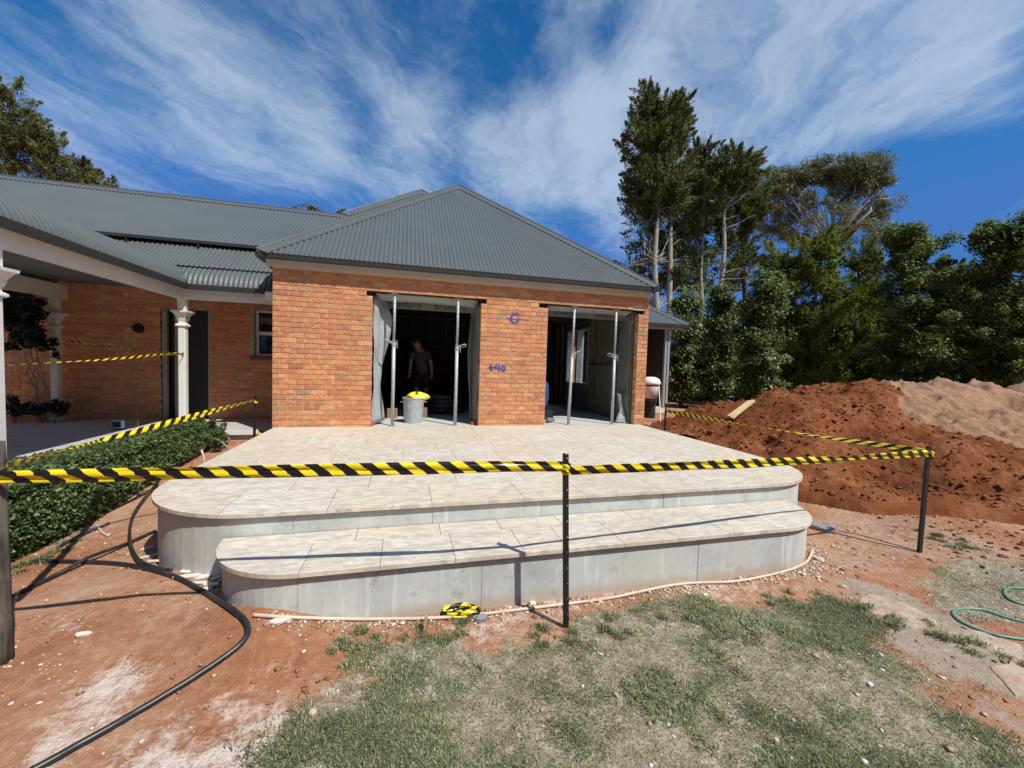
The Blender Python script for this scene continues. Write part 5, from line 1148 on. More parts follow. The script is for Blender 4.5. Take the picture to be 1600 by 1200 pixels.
tag(tag(rocks('pebbles', np.stack([cx, cyy, ground(cx, cyy) + sz * .25], 1), sz, MT['pebble'], None, 9, .55), 'small pale pebbles and grit strewn over the bare ground'), kind='stuff')
# rubble ring at the foot of the step
pp = []; 
for k in range(900):
    s = rgz.uniform(1.2, 5.99); pp.append((s, -4.75 - abs(rgz.normal(0, .055)), 0))
for k in range(420): a = rgz.uniform(-.5*math.pi, .15); pp.append((5.43 + (.57 + abs(rgz.normal(0, .10))) * math.cos(a), -4.18 + (.57 + abs(rgz.normal(0, .07))) * math.sin(a), 0))
pp = np.array(pp); sz = rgz.uniform(.004, .013, len(pp)) * (1 + 1.2 * (rgz.random(len(pp)) > .95)); pp[:, 2] = ground(pp[:, 0], pp[:, 1]) + sz * .3
tag(tag(rocks('rubble', pp, sz, MT['pebble'], None, 12, .6), 'pale rubble and mortar crumbs along the foot of the lower step'), kind='stuff')
# stone offcuts: each one a thing
def shard(px, py, L, Wd, ang, lab, m='chip', th=.012, tilt=.15, grp=None, name='stone_offcut'):
    c = gp(px, py); r = random.Random(int(px * 7 + py)); n = 6; poly = []
    for k in range(n): a = 2 * math.pi * k / n + r.uniform(-.3, .3); poly.append((math.cos(a) * L * r.uniform(.38, .55), math.sin(a) * Wd * r.uniform(.38, .55)))
    mb = MB().prism(poly, 0, th, th * .25); mt = Matrix.Translation((c[0], c[1], c[2] + .004)) @ Matrix.Rotation(ang, 4, 'Z') @ Matrix.Rotation(tilt * r.uniform(-1, 1), 4, 'X') @ Matrix.Rotation(tilt * .5, 4, 'Y')
    mb.v = [tuple(mt @ Vector(v)) for v in mb.v]; o = mb.build(name, MT[m]); tag(o, lab, 'stone piece', grp); return o
GO = 'stone offcuts beside the terrace'
for px, py, L, Wd, an in ((305, 893, .16, .05, .5), (295, 902, .18, .06, .3), (318, 903, .12, .05, 1.0), (330, 915, .16, .07, 2.6), (312, 912, .14, .05, .1), (338, 905, .10, .04, .8), (288, 893, .10, .04, 1.4), (238, 870, .16, .04, .7), (230, 858, .14, .04, 1.2), (246, 880, .12, .04, .2), (322, 922, .10, .05, .6), (350, 908, .10, .03, .3)):
    shard(px, py, L, Wd, an, 'broken pale stone offcut in the pile between hedge side and lower step', 'chip', .012, .25, GO)
shard(437, 972, .13, .05, .2, 'flat pale stone offcut at the left foot of the lower step', 'chip', .014, .1)
shard(832, 944, .07, .05, .5, 'white stone offcut leaning at the foot of the lower step behind the middle stake', 'chip', .012, .5)
shard(1076, 929, .075, .03, .9, 'larger pale stone chip in front of the lower step right of the middle stake', 'chip', .010, .3)
shard(1102, 931, .06, .03, .3, 'smaller pale stone chip in front of the lower step right of the middle stake', 'chip', .010, .3)
shard(752, 970, .10, .06, .3, 'grey concrete lump beside the crumpled tape', 'slate', .04, .2, None, 'concrete_lump')
shard(1360, 1072, .045, .028, .4, 'white pebble lying in the right lawn', 'chip', .012, .1, None, 'white_pebble')
shard(488, 1117, .05, .04, .4, 'pinkish round stone in the grass at the lower left', 'pebble', .02, .1, None, 'field_stone')
shard(1213, 1160, .03, .025, .4, 'grey green pebble near the bottom of the lawn', 'pebble', .015, .1, None, 'field_stone')
shard(130, 993, .10, .04, .2, 'pale flake of stone in the red soil at left', 'chip', .012, .2)
shard(1040, 603, .01, .01, 0, 'x', 'chip') if False else None
o = shard(1288, 828, .34, .22, -.3, 'dark grey slab offcut tilted beside the right end of the lower step', 'slate', .045, .12)
# flagstones half buried in the right hand path
def flag(pix, lab):
    P_ = [gp(*q) for q in pix]; z = np.mean([p[2] for p in P_]) + .007; rj = random.Random(len(lab)); Q = []
    for i in range(len(P_)):
        for f_ in (0, .25, .5, .75): Q.append(P_[i] * (1 - f_) + P_[(i+1) % len(P_)] * f_ + np.array([rj.uniform(-.015, .015), rj.uniform(-.015, .015), 0]))
    P_ = Q
    a = sum((P_[i][0]*P_[(i+1) % len(P_)][1] - P_[(i+1) % len(P_)][0]*P_[i][1]) for i in range(len(P_)))
    o = MB().prism([(p[0], p[1]) for p in (P_ if a > 0 else P_[::-1])], z - .03, z, .008).build('flagstone', MT['flag']); tag(o, lab, 'flagstone')
flag([(1335, 948), (1345, 930), (1372, 930), (1420, 945), (1458, 965), (1460, 978), (1425, 982), (1385, 968)], 'rounded flat stone half buried at the edge of the right lawn')
flag([(1470, 990), (1520, 985), (1600, 1010), (1590, 1035), (1530, 1020)], 'flat stone beside the green hose')
flag([(1540, 1040), (1580, 1036), (1640, 1060), (1640, 1100), (1590, 1090)], 'flat pale stone at the right edge of the picture')

# ------------------------------------------------------------------ stakes, tapes
def picket(base, top, lab, holes=True, grp='star pickets holding the tape'):
    base = Vector(base); top = Vector(top); t_ = thing('star_picket', lab, 'stake', base, grp); ax = (top - base); L = ax.length; ax.normalize()
    up = ax; rx = Vector((1, 0, 0)); rx = (rx - ax * rx.dot(ax)).normalized(); fy = up.cross(rx)
    mb = MB(); w_, th = .030, .006
    def P(x, y, z): return base + rx * x + fy * y + up * z
    def bx(x0, x1, y0, y1, z0, z1):
        i = len(mb.v); mb.v += [tuple(P(*q)) for q in ((x0, y0, z0), (x1, y0, z0), (x1, y1, z0), (x0, y1, z0), (x0, y0, z1), (x1, y0, z1), (x1, y1, z1), (x0, y1, z1))]
        mb.f += [(i, i+3, i+2, i+1), (i+4, i+5, i+6, i+7), (i, i+1, i+5, i+4), (i+1, i+2, i+6, i+5), (i+2, i+3, i+7, i+6), (i+3, i, i+4, i+7)]
    bx(-.020, -.003, -.004, .002, -.25, L); bx(-.0028, .0028, -.0035, .030, -.25, L - .001)
    # right flange punched with holes: two rails and webs
    bx(.003, .0085, -.004, .002, -.25, L - .002); bx(.0165, .021, -.004, .002, -.25, L - .002)
    z = -.25; hz = [L - .03 - k * .105 for k in range(int(L / .105) + 1)][::-1]; prev = -.25
    for h in hz: bx(.0085, .0165, -.0038, .0018, prev, h - .004); prev = h + .004
    bx(.0085, .0165, -.0038, .0018, prev, L - .004)
    mb.build('steel_section', MT['black_steel'], t_); return t_
sb = gp(884, 981); stp = on_y(883.5, 709, sb[1])
picket(sb, stp, 'black star picket standing in front of the lower step')
rb_ = gp(1438, 864); rtp = on_y(1453, 697, rb_[1]); picket(rb_, rtp, 'black star picket at the right, before the large soil heap')
lb2 = np.array([-0.16, -0.33, -.42]); lt2 = on_y(399, 618, -0.33); picket(lb2, lt2, 'far left picket beside the terrace corner and verandah')
rb2 = np.array([7.16, -0.42, -.40]); rt2 = on_y(1041, 630, -0.42); picket(rb2, rt2, 'far right picket at the back corner of the terrace')
# weathered timber post at the left edge
pb = gp(8, 1033); ptp = on_y(-6, 690, pb[1] + .02); wp = thing('timber_post', 'weathered grey timber post at the left edge holding the tape', 'post', pb)
pts = [tuple(np.array(pb) + (np.array(ptp) - np.array(pb)) * f_) for f_ in (-.15, .2, .45, .7, .9, 1.0)]
mb = MB().tube(pts, [.036, .035, .034, .034, .033, .031], 9); mb.v = [tuple(np.array(v) + np.random.default_rng(i).normal(size=3) * .0025) for i, v in enumerate(mb.v)]; mb.build('shaft', MT['post_wood'], wp, True)
def tape(pts, lab, width=.072, seed=0, twists=0.0, sag=.0, flut=.004, fold=0.0, tw0=0.0, name='hazard_tape', off=0.0):
    P_ = [Vector([float(q) for q in p]) for p in pts]; r = random.Random(seed); me_v = []; uvs = []
    L = sum((b - a).length for a, b in zip(P_, P_[1:])); n = max(30, int(L / .025)); m_ = 6; acc = [0]
    for a, b in zip(P_, P_[1:]): acc.append(acc[-1] + (b - a).length)
    V = []; UVv = []
    for k in range(n + 1):
        s = L * k / n; j = max(i for i in range(len(acc) - 1) if acc[i] <= s + 1e-9); f_ = (s - acc[j]) / (acc[j+1] - acc[j]); c = P_[j].lerp(P_[j+1], f_); d_ = (P_[j+1] - P_[j]).normalized()
        q = s / L; c = c + Vector((0, 0, -sag * 4 * q * (1 - q)))
        side = d_.cross(Vector((0, 0, 1))).normalized(); up = side.cross(d_)
        an = tw0 + twists * 2 * math.pi * q + .10 * math.sin(s * 1.7 + seed)
        wv_ = width * (1 - fold * (0.5 + 0.5 * math.sin(s * 2.3 + seed)))
        for i in range(m_ + 1):
            v = i / m_; e = (v - .5) * wv_; cr = flut * math.sin(v * 9 + s * 3.1 + seed) + flut * .6 * math.sin(v * 15 - s * 7)
            p = c + (up * math.cos(an) + side * math.sin(an)) * e + (side * math.cos(an) - up * math.sin(an)) * cr
            V.append(tuple(p)); UVv.append((s + off, v))
    F_ = [(k*(m_+1)+i, (k+1)*(m_+1)+i, (k+1)*(m_+1)+i+1, k*(m_+1)+i+1) for k in range(n) for i in range(m_)]
    me = bpy.data.meshes.new(name); me.from_pydata(V, [], F_); me.update(); ul = me.uv_layers.new(name='UVMap')
    for lp in me.loops: ul.data[lp.index].uv = UVv[lp.vertex_index]
    o = finish(name, me, MT['tape'], None, True); tag(o, lab, 'hazard tape', 'yellow and black hazard tapes round the site'); so = o.modifiers.new('solid', 'SOLIDIFY'); so.thickness = .0006; return o
sy = sb[1] - .012
tc1 = on_y(884, 729, sy); tl1 = on_y(-60, 748, pb[1] - .05)
tape([tl1, on_y(4, 746, pb[1] - .05), on_y(440, 736, (pb[1] + sy) / 2 - .02), on_y(780, 729, sy - .005), tc1], 'hazard tape in front from the left post to the middle stake', .076, 1, 0, 0, .0075, .10)
tape([on_y(879, 735, sy - .003), on_y(890, 735.5, sy - .003), on_y(1100, 727, -4.95), on_y(1300, 718, -4.80), on_y(1453, 708, rb_[1] - .012)], 'hazard tape in front from the middle stake to the right stake', .072, 2, 0, 0.0, .008, .18, .15)
R_up = on_y(1455, 707, rb_[1]); 
tape([R_up, np.array(R_up) * .5 + np.array(on_y(1041, 642, -.42)) * .5 + np.array([0, 0, -.03]), on_y(1041, 642, -.42)], 'hazard tape along the right side of the terrace to the back picket', .070, 3, 0.5, 0.0, .004, .25, .5)
tape([on_y(8, 729, pb[1]), on_y(160, 688, -2.9), on_y(399, 625, -.33)], 'hazard tape along the hedge from the left post to the far left picket', .070, 4, 0.5, 0.0, .005, .35, .8)
V1 = on_y(287, 552, BYc - .08); tape([on_y(-40, 573, -2.5), on_y(5, 571, -2.50), on_y(150, 563, -1.2), V1], 'hazard tape across the verandah between the two white posts', .045, 5, .5, .0, .003, .5, .9)
tape([V1, on_y(215, 545, 1.1), on_y(105, 532, 1.60)], 'thin twisted hazard tape from the corner post back to the inner post', .04, 6, 1.5, .02, .003, .6, .9)
# wraps of tape round the stakes
for c, w_, lab in ((on_y(884, 731, sb[1]), .028, 'hazard tape wrapped round the middle stake'), (on_y(1453, 709, rb_[1]), .028, 'hazard tape wrapped round the right stake'), (on_y(399, 627, -.33), .03, 'hazard tape knotted round the far left picket')):
    ring = [(c[0] + w_ * math.cos(a), c[1] + w_ * math.sin(a), c[2] + .006 * math.sin(a * 2)) for a in np.linspace(0, 6.28, 14)]; tape(ring, lab, .055, 7, 0, 0, .002, .1)
o = MB().box(-.315, -.225, .36, .398, -.185, -.105).build('hazard_label', MT['tape']); me = o.data; ul = me.uv_layers.new(name='UVMap')
for lp in me.loops: v = me.vertices[lp.vertex_index].co; ul.data[lp.index].uv = (v.x * 1.0, (v.z + .185) / .08)
tag(o, 'square patch of hazard tape on the verandah edge board', 'hazard tape')
# crumpled tape on the ground
c = gp(722, 966); rz = random.Random(4); pts = []
for k in range(15): a = k * 1.9; pts.append((c[0] + .17 * math.cos(a) * rz.uniform(.3, 1.0), c[1] + .03 + .04 * math.sin(a), c[2] + .025 + .02 * rz.random()))
tape(pts, 'crumpled hazard tape lying at the foot of the lower step', .055, 9, 2.0, 0, .010, .2)

# ------------------------------------------------------------------ pipes and hoses
def smooth(pts, n=10):
    P_ = [Vector([float(q) for q in p]) for p in pts]; P_ = [P_[0]*2 - P_[1]] + P_ + [P_[-1]*2 - P_[-2]]; out = []
    for i in range(1, len(P_) - 2):
        p0, p1, p2, p3 = P_[i-1:i+3]
        for k in range(n):
            t_ = k / n; out.append(.5 * ((2*p1) + (p2-p0)*t_ + (2*p0-5*p1+4*p2-p3)*t_*t_ + (3*p1-p0-3*p2+p3)*t_**3))
    out.append(P_[-2]); return out
def hose(pix, r, m, lab, name='poly_pipe', cat='pipe', lift=None, pts=None):
    if pts is None:
        lf = lift or [0.0] * len(pix); q3 = smooth([(a, b, l * 1000) for (a, b), l in zip(pix, lf)], 5)
        P_ = [gp(q.x, q.y, r + q.z / 1000) for q in q3]
    else: P_ = pts
    o = MB().tube(smooth(P_, 4), r, 8).build(name, MT[m], None, True); tag(o, lab, cat, 'pipes and hoses on the ground'); return o
hose([(62, 880), (130, 881), (200, 886), (270, 903), (330, 935), (368, 960), (386, 980), (382, 1003), (345, 1035), (240, 1102), (90, 1188), (-60, 1270)], .0165, 'rubber', 'thick black pipe curving across the red soil in the foreground')
hose([(-20, 948), (20, 934), (90, 902), (140, 880), (195, 855), (243, 832)], .015, 'rubber', 'straight black pipe passing behind the left post', lift=[0, 0, .01, .035, .01, 0])
hose([(248, 758), (225, 785), (207, 815), (203, 850), (216, 880), (245, 892), (268, 893)], .013, 'rubber', 'black hose looping down from the hedge to the terrace corner', lift=[.03, .03, .03, .02, .02, .01, 0])
hose([(90, 858), (120, 842), (170, 820)], .014, 'rubber', 'short black pipe lying along the hedge foot')
hose([(35, 822), (60, 832), (95, 838), (150, 825), (200, 812), (245, 803)], .007, 'grey_pipe', 'thin grey cable running out from under the hedge', lift=[.06, .02, 0, .01, .01, .01])
hose([(152, 822), (158, 832), (168, 838), (172, 836)], .010, 'cream_pipe', 'short hooked cream conduit by the hedge foot')
hose([(396, 965), (470, 969), (560, 971), (680, 969), (760, 962), (850, 951), (950, 938), (1030, 921), (1080, 914), (1150, 911), (1220, 897), (1258, 882), (1270, 862)], .011, 'cream_pipe', 'cream conduit running along the foot of the lower step', lift=[.004]*13)
hose([(1310, 830), (1350, 838), (1400, 852), (1435, 862)], .004, 'rubber', 'thin black cable on the ground beside the right picket')
hose([(1620, 1004), (1560, 995), (1510, 978), (1490, 962), (1497, 954), (1530, 954), (1570, 966), (1640, 985)], .0095, 'green_hose', 'pale green garden hose looped on the right lawn', 'garden_hose', 'hose')
hose([(1640, 950), (1590, 944), (1570, 930), (1577, 921), (1600, 922), (1650, 935)], .0095, 'green_hose', 'second loop of pale green hose at the right edge', 'garden_hose', 'hose')
hose([(745, 1012), (757, 1006), (770, 1010), (762, 1018), (778, 1015), (784, 1020)], .003, 'string', 'tangle of orange string on the grass', 'orange_string', 'string')
A = gp(662, 988); o = MB().bar(A - np.array([0, 0, .03]), A + np.array([.015, .01, .10]), .022, .018).build('timber_peg', MT['timber']); tag(o, 'small timber peg in the soil before the lower step', 'peg')
# pipe stubs between hedge and terrace
for k, (x, y, r, m, lab, bend) in enumerate(((-.52, -1.15, .016, 'cream_pipe', 'upright pinkish conduit stub left of the terrace', .04), (-.60, -1.2, .008, 'string', 'thin copper coloured pipe beside the conduit stub', -.03), (-.40, -.75, .014, 'grey_pipe', 'grey pipe bending up behind the conduit stub', .10), (-.80, -1.9, .012, 'grey_pipe', 'grey pipe curving out of the hedge', -.06))):
    z = float(ground(x, y)); P_ = [np.array([x + bend, y, z - .05]), np.array([x + bend*.8, y, z + .12]), np.array([x, y + .02, z + .27]), np.array([x - bend*1.2, y + .05, z + .36])]
    hose(None, r, m, lab, 'service_pipe', 'pipe', None, P_)
# ------------------------------------------------------------------ props under the lintels
def prop(px, py, tx, ty, colz, kind, lab):
    b = on_z(px, py, -.004); b[1] = .06; b[0] = on_y(px, py - 4, .06)[0]; t = on_y(tx, ty, .06); b[2] = -.005; t[2] = HEAD - .013
    p = thing('steel_prop', lab, 'prop', b, 'galvanised props under the lintels'); b = Vector(b); t = Vector(t); d_ = (t - b).normalized(); c = b + d_ * (colz / d_.z)
    MB().box(b.x - .06, b.x + .06, b.y - .05, b.y + .05, -.0055, .002).build('foot_plate', MT['galv'], p); MB().box(t.x - .06, t.x + .06, t.y - .045, t.y + .045, t.z - .008, t.z).build('head_plate', MT['galv'], p)
    MB().tube([b, c], .030, 14).build('outer_tube', MT['galv'], p, True); inn = MB().tube([c, t], .023, 14).build('inner_tube', MT['galv'], p, True)
    MB().tube([c - d_*.05, c + d_*.012], [.040, .040], 14).build('collar_nut', MT['galv'], p)
    s = kind; MB().tube(smooth([c + Vector((s*.03, -.03, .0)), c + Vector((s*.10, -.04, .045)), c + Vector((s*.155, -.03, .05)), c + Vector((s*.16, -.01, .02)), c + Vector((s*.10, -.01, .0)), c + Vector((s*.03, 0, -.005))], 5), .008, 6).build('handle', MT['galv'], p, True)
    MB().tube([c + Vector((-.035, -.02, .035)), c + Vector((.055, -.035, .03)), c + Vector((.058, -.035, -.10))], .0055, 6).build('pin', MT['galv'], p)
    hb = MB()
    for k in range(9): q = c + d_ * (.09 + .085 * k) + Vector((0, -.0225, 0)); hb.tube([q, q + Vector((0, -.0012, 0))], .0075, 8)
    if (t - c).length > .7: hb.build('pin_holes', MT['dark'], inn)
prop(613, 666, 617, 462, 1.49, -1, 'left galvanised prop under the lintel of the left opening')
prop(711, 666, 716, 468, 1.46, 1, 'right galvanised prop under the lintel of the left opening')
prop(888, 664, 898, 481, 1.42, 1, 'left galvanised prop under the lintel of the right opening')
prop(956, 664, 963, 487, 1.40, -1, 'right galvanised prop under the lintel of the right opening')
for px, lab in ((582, 'red plastic block at the left foot of the left opening'), (739, 'red plastic block at the right foot of the left opening')):
    q = on_y(px, 661, .12); o = MB().box(q[0] - .035, q[0] + .035, .115, .17, 0, .055).build('red_block', MT['red']); tag(o, lab, 'block', 'red blocks at the wrap ends'); bv = o.modifiers.new('b', 'BEVEL'); bv.width = .01; bv.segments = 2
# ------------------------------------------------------------------ bin with a yellow bag
bc = (2.285, .50, -.001); bn = thing('metal_bin', 'ribbed galvanised rubbish bin standing in the left opening', 'bin', bc); mb = MB(); nn_ = 72; pr_ = [(.155, 0), (.158, .012), (.166, .05), (.196, .44), (.200, .455), (.205, .46), (.212, .472), (.205, .484), (.196, .48)]
for r, z in pr_:
    for j in range(nn_):
        a = 2 * math.pi * j / nn_; k = r + (.0035 * math.cos(a * 18) if .03 < z < .45 else 0); mb.v.append((bc[0] + k*math.cos(a), bc[1] + k*math.sin(a), bc[2] + z))
for k in range(len(pr_) - 1):
    for j in range(nn_): j2 = (j + 1) % nn_; mb.f.append((k*nn_+j, k*nn_+j2, (k+1)*nn_+j2, (k+1)*nn_+j))
mb.f.append(tuple(range(nn_))[::-1]); mb.build('body', MT['galv'], bn, True)
MB().lathe([(.185, .42), (.0, .425)], bc, 24).build('contents', MT['dark'], bn)
for s in (-1, 1): MB().tube(smooth([(bc[0] + s*.195, bc[1] - .05, .40), (bc[0] + s*.235, bc[1] - .045, .395), (bc[0] + s*.235, bc[1] + .045, .395), (bc[0] + s*.195, bc[1] + .05, .40)], 5), .006, 6).build('handle', MT['galv'], bn, True)
me = bpy.data.meshes.new('yellow_bag'); V = []; F_ = []; nu, nv = 28, 12
for j in range(nv + 1):
    for i in range(nu):
        a = 2*math.pi*i/nu; ph = math.pi*j/nv; rr = 1 + .22*math.sin(3*a + 1) * math.sin(ph) + .12*math.sin(7*a + j) + .08*math.sin(11*a + 2*j); V.append((bc[0] + .03 + .17*rr*math.sin(ph)*math.cos(a) + (.05 if math.cos(a) > .8 else 0), bc[1] - .03 + .12*rr*math.sin(ph)*math.sin(a), .49 + .065*math.cos(ph) * (1 + .3*math.sin(2*a + 1)) + .02*math.sin(a*2)))
for j in range(nv):
    for i in range(nu): F_.append((j*nu+i, j*nu+(i+1) % nu, (j+1)*nu+(i+1) % nu, (j+1)*nu+i))
me.from_pydata(V, [], F_); me.update(); o = finish('yellow_bag', me, MT['yellow'], None, True); tag(o, 'bright yellow plastic bag bulging out of the metal bin', 'bag')
# ------------------------------------------------------------------ things in the dark rooms
dc = (3.0, 2.0, 0.0); mb = MB(); pts = []
for k in range(150): a = k * .16; pts.append((dc[0] + (.36 + .05 * math.sin(k * .9)) * math.cos(a), dc[1] + .30 * math.sin(a), .09 + .10 * (k // 40) + .012 * math.sin(k * 2.6)))
mb.tube(pts, [.075 + .010 * (k % 2) for k in range(150)], 9); o = mb.build('duct_coil', MT['duct'], None, True); tag(o, 'coil of black flexible ducting on the floor behind the left opening', 'duct')
o = MB().box(2.35, 2.58, 1.15, 1.4, -.005, .20).build('cardboard_box', MT['cardboard']); tag(o, 'brown cardboard box behind the metal bin', 'box')
o = MB().box(1.78, 1.98, 1.1, 1.3, -.005, .18).build('cardboard_box', MT['cardboard']); tag(o, 'small brown box at the left inside the left opening', 'box')
mb = MB(); 
for j in range(13):
    for i in range(20): a = 2*math.pi*i/20; ph = math.pi*j/12; rr = 1 + .15*math.sin(3*a + j*.7) + .1*math.sin(5*a - j); mb.v.append((5.06 + .11*rr*math.sin(ph)*math.cos(a), .95 + .13*rr*math.sin(ph)*math.sin(a), .52 + .34*math.cos(ph)))
for j in range(12):
    for i in range(20): mb.f.append((j*20+i, j*20+(i+1) % 20, (j+1)*20+(i+1) % 20, (j+1)*20+i))
o = mb.build('blue_bag', MT['blue'], None, True); tag(o, 'crumpled blue plastic bag hanging inside the left of the right opening', 'bag')
o = MB().box(5.00, 5.26, .82, 1.08, -.005, .19).build('tool_case', MT['dark']); tag(o, 'dark case on the floor under the blue bag', 'case')
mb = MB().tube([(4.93, .30, .055), (5.0, .33, .055)], .05, 12).tube([(5.0, .33, .055), (5.10, .36, .05)], [.045, .03], 10); o = mb.build('power_tool', MT['slate'], None, True); tag(o, 'small grey tool lying on the slab by the middle pier', 'tool')
# blue tarp sheet outside the side window
o = MB().quad((7.55, 2.6, .5), (7.75, 3.9, .5), (7.7, 3.6, 1.9), (7.6, 3.1, 1.5)).build('blue_sheet', MT['blue']); tag(o, 'blue plastic sheet seen through the side window', 'sheet'); so = o.modifiers.new('s', 'SOLIDIFY'); so.thickness = .01
# pale floodlight on the verandah
q = on_z(185, 672, FL); fl = thing('work_light', 'small pale blue work light on the verandah floor', 'lamp', q)
b_ = MB().box(q[0] - .08, q[0] + .08, q[1] - .04, q[1] + .04, FL + .03, FL + .17).build('housing', MT['pale_blue'], fl); bv = b_.modifiers.new('b', 'BEVEL'); bv.width = .03; bv.segments = 3
MB().box(q[0] - .055, q[0] + .055, q[1] - .046, q[1] - .04, FL + .055, FL + .145).build('lens', MT['glass'], fl); MB().tube([(q[0] - .1, q[1], FL + .008), (q[0] + .1, q[1], FL + .008)], .008, 6).build('stand', MT['black_steel'], fl)
# round wall lamp and hanging cord on the verandah wall
q = on_y(217, 513, OWY); wl = MB().lathe([(.0, .0), (.09, .0), (.09, .04), (.0, .05)], (0, 0, 0), 16); mt = Matrix.Translation((q[0], OWY, q[2])) @ Matrix.Rotation(math.pi/2, 4, 'X'); wl.v = [tuple(mt @ Vector(v)) for v in wl.v]; o = wl.build('wall_light', MT['dark']); tag(o, 'round dark fitting on the verandah brick wall', 'wall lamp')
c0 = on_y(200, 445, .9); c1 = on_z(216, 668, FL); o = MB().tube(smooth([c0, np.array(c0) * .5 + np.array(c1) * .5 + np.array([-.06, .1, 0]), c1]), .003, 5).build('hanging_cord', MT['string']); tag(o, 'thin reddish cord hanging from the verandah ceiling', 'cord')
# white tub on a stand beside the brick corner
k = on_y(1018, 600, .95); wt = thing('white_mixer', 'white drum on a thin legged stand beside the right brick corner', 'mixer', (k[0], .95, -.2)); zc = k[2]
MB().lathe([(.0, .17), (.10, .165), (.19, .12), (.225, .04), (.225, .0), (.20, -.02)], (k[0] - .02, .95, zc), 24).build('hood', MT['plastic_white'], wt, True)
MB().lathe([(.205, -.021), (.20, -.05), (.205, -.051)], (k[0] - .02, .95, zc), 24).build('opening_band', MT['dark'], wt)
MB().lathe([(.205, -.05), (.20, -.12), (.15, -.34), (.0, -.35)], (k[0] - .02, .95, zc), 24).build('drum', MT['plastic_white'], wt, True)
MB().lathe([(.12, -.351), (.16, -.38), (.13, -.52), (.13, -.80)], (k[0] - .02, .95, zc), 20).build('base', MT['dark'], wt)
e = on_y(1033, 668, .35); MB().tube([(k[0] + .10, .80, zc - .02), (e[0], .35, e[2] - .1)], .012, 8).build('leg', MT['white'], wt); MB().tube([(k[0] - .30, 1.2, zc - .02), (k[0] - .42, 1.5, -.25)], .012, 8).build('leg', MT['white'], wt)
# ------------------------------------------------------------------ person inside
pz = -.004; px0, py0 = 2.52, 2.45; pn = thing('person', 'worker in dark shirt, shorts and cap walking away inside the left opening', 'person', (px0, py0, pz))
def skin(name, verts, edges, radii, m, parent, sub=2):
    me = bpy.data.meshes.new(name); me.from_pydata([tuple(v) for v in verts], edges, []); me.update(); o = finish(name, me, m, parent)
    md_ = o.modifiers.new('skin', 'SKIN'); sv = me.skin_vertices[0].data if me.skin_vertices else None
    if sv is None: bpy.context.view_layer.objects.active = o; me.update(); sv = None
    return o, me
def body(name, verts, edges, radii, m, parent):
    me = bpy.data.meshes.new(name); me.from_pydata([(px0 + v[0] - .16 * max(0, v[2] - .95), py0 + v[1] - .05 * max(0, v[2] - .95), pz + v[2] - .02 * max(0, v[2] - .95)) for v in verts], edges, []); me.update()
    import bmesh
    bm = bmesh.new(); bm.from_mesh(me); ly = bm.verts.layers.skin.verify(); bm.verts.ensure_lookup_table()
    for i, v in enumerate(bm.verts): rr = radii[i]; v[ly].radius = rr if isinstance(rr, tuple) else (rr, rr); v[ly].use_root = (i == 0)
    bm.to_mesh(me); bm.free(); o = finish(name, me, m, parent, True)
    s1 = o.modifiers.new('skin', 'SKIN'); s1.use_smooth_shade = True; s2 = o.modifiers.new('sub', 'SUBSURF'); s2.levels = 2; s2.render_levels = 2; return o
# facing up-left (away, head turned left)
B = [(0, 0, .92), (0, 0, 1.10), (0, .01, 1.28), (0, .02, 1.40), (-.01, .02, 1.50), (-.03, .02, 1.58), (-.04, .02, 1.68),
     (-.17, .0, 1.38), (-.24, -.06, 1.16), (-.29, -.16, .96), (-.31, -.18, .88), (.17, .03, 1.38), (.23, .02, 1.14), (.22, -.02, .93), (.22, -.03, .86),
     (-.10, 0, .84), (-.13, -.06, .48), (-.12, .02, .10), (-.13, -.10, .04), (.10, 0, .84), (.11, .10, .48), (.12, .24, .12), (.12, .13, .05)]
E_ = [(0, 1), (1, 2), (2, 3), (3, 4), (4, 5), (5, 6), (3, 7), (7, 8), (8, 9), (9, 10), (3, 11), (11, 12), (12, 13), (13, 14), (0, 15), (15, 16), (16, 17), (17, 18), (0, 19), (19, 20), (20, 21), (21, 22)]
Rr = [(.14, .11), (.135, .105), (.155, .11), (.12, .09), .052, .085, .075, .06, .046, .034, .032, .06, .046, .034, .032, .085, .058, .042, .04, .085, .058, .042, .04]
body('body', B, E_, Rr, MT['skin'], pn)
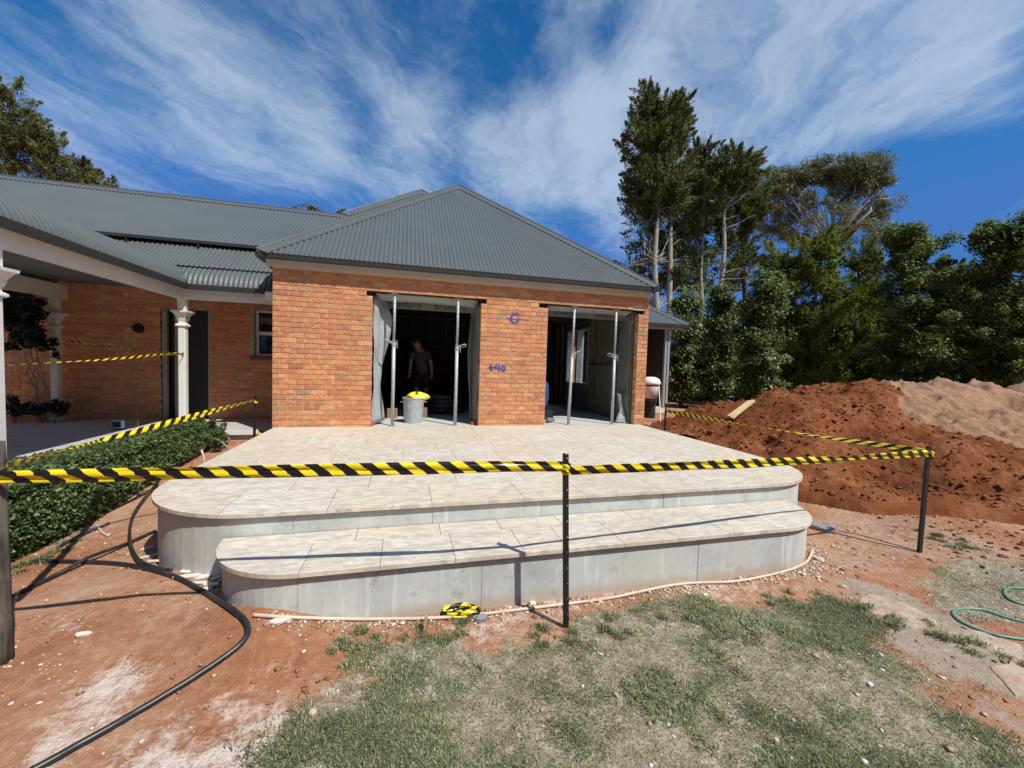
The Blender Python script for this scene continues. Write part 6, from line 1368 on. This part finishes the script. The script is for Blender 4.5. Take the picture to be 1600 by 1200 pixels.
body('shirt', [(0, 0, .78), (0, 0, 1.08), (0, .01, 1.28), (0, .02, 1.41), (-.17, 0, 1.385), (-.225, -.04, 1.20), (.17, .03, 1.385), (.22, .03, 1.20)], [(0, 1), (1, 2), (2, 3), (3, 4), (4, 5), (3, 6), (6, 7)], [(.185, .15), (.18, .145), (.19, .145), (.13, .10), .080, .07, .080, .07], MT['shirt'], pn)
body('shorts', [(0, 0, .93), (-.10, 0, .82), (-.125, -.045, .54), (.10, 0, .82), (.11, .075, .54), (0, 0, 1.04)], [(0, 1), (1, 2), (0, 3), (3, 4), (0, 5)], [(.185, .15), .12, .105, .12, .105, (.165, .13)], MT['shorts'], pn)
body('boots', [(-.12, .02, .16), (-.125, .0, .055), (-.13, -.12, .045)], [(0, 1), (1, 2)], [.058, .055, .045], MT['boots'], pn); body('boots', [(.12, .24, .18), (.12, .22, .06), (.12, .10, .05)], [(0, 1), (1, 2)], [.058, .055, .045], MT['boots'], pn)
cp = MB().lathe([(.108, -.01), (.106, .03), (.085, .075), (.04, .095), (.0, .098)], (px0 - .153, py0 - .015, pz + 1.65), 20); cp.tube([(px0 - .235, py0 - .035, pz + 1.645), (px0 - .315, py0 - .065, pz + 1.625)], [.06, .035], 8); cp.build('cap', MT['cap'], pn, True)
for s, bx_, by_, bz_ in ((-1, -.31, -.18, .86), (1, .22, -.03, .84)):
    for k in range(4): f0 = (bx_ - .02 + k*.014, by_ - .012 + k*.008, bz_); body('finger', [f0, (f0[0] - .006, f0[1] - .010, f0[2] - .04 - .005*(k in (1, 2))), (f0[0] - .002, f0[1] - .020, f0[2] - .07 - .008*(k in (1, 2)))], [(0, 1), (1, 2)], [.010, .009, .008], MT['skin'], pn)
    body('thumb', [(bx_ + .025 * -s, by_ - .02, bz_ + .03), (bx_ + .040 * -s, by_ - .035, bz_), (bx_ + .040 * -s, by_ - .04, bz_ - .025)], [(0, 1), (1, 2)], [.012, .010, .009], MT['skin'], pn)
body('nose', [(-.135, -.01, 1.61), (-.148, -.015, 1.60)], [(0, 1)], [.014, .011], MT['skin'], pn); body('ear', [(-.03, -.085, 1.61), (-.03, -.092, 1.63)], [(0, 1)], [.016, .013], MT['skin'], pn)
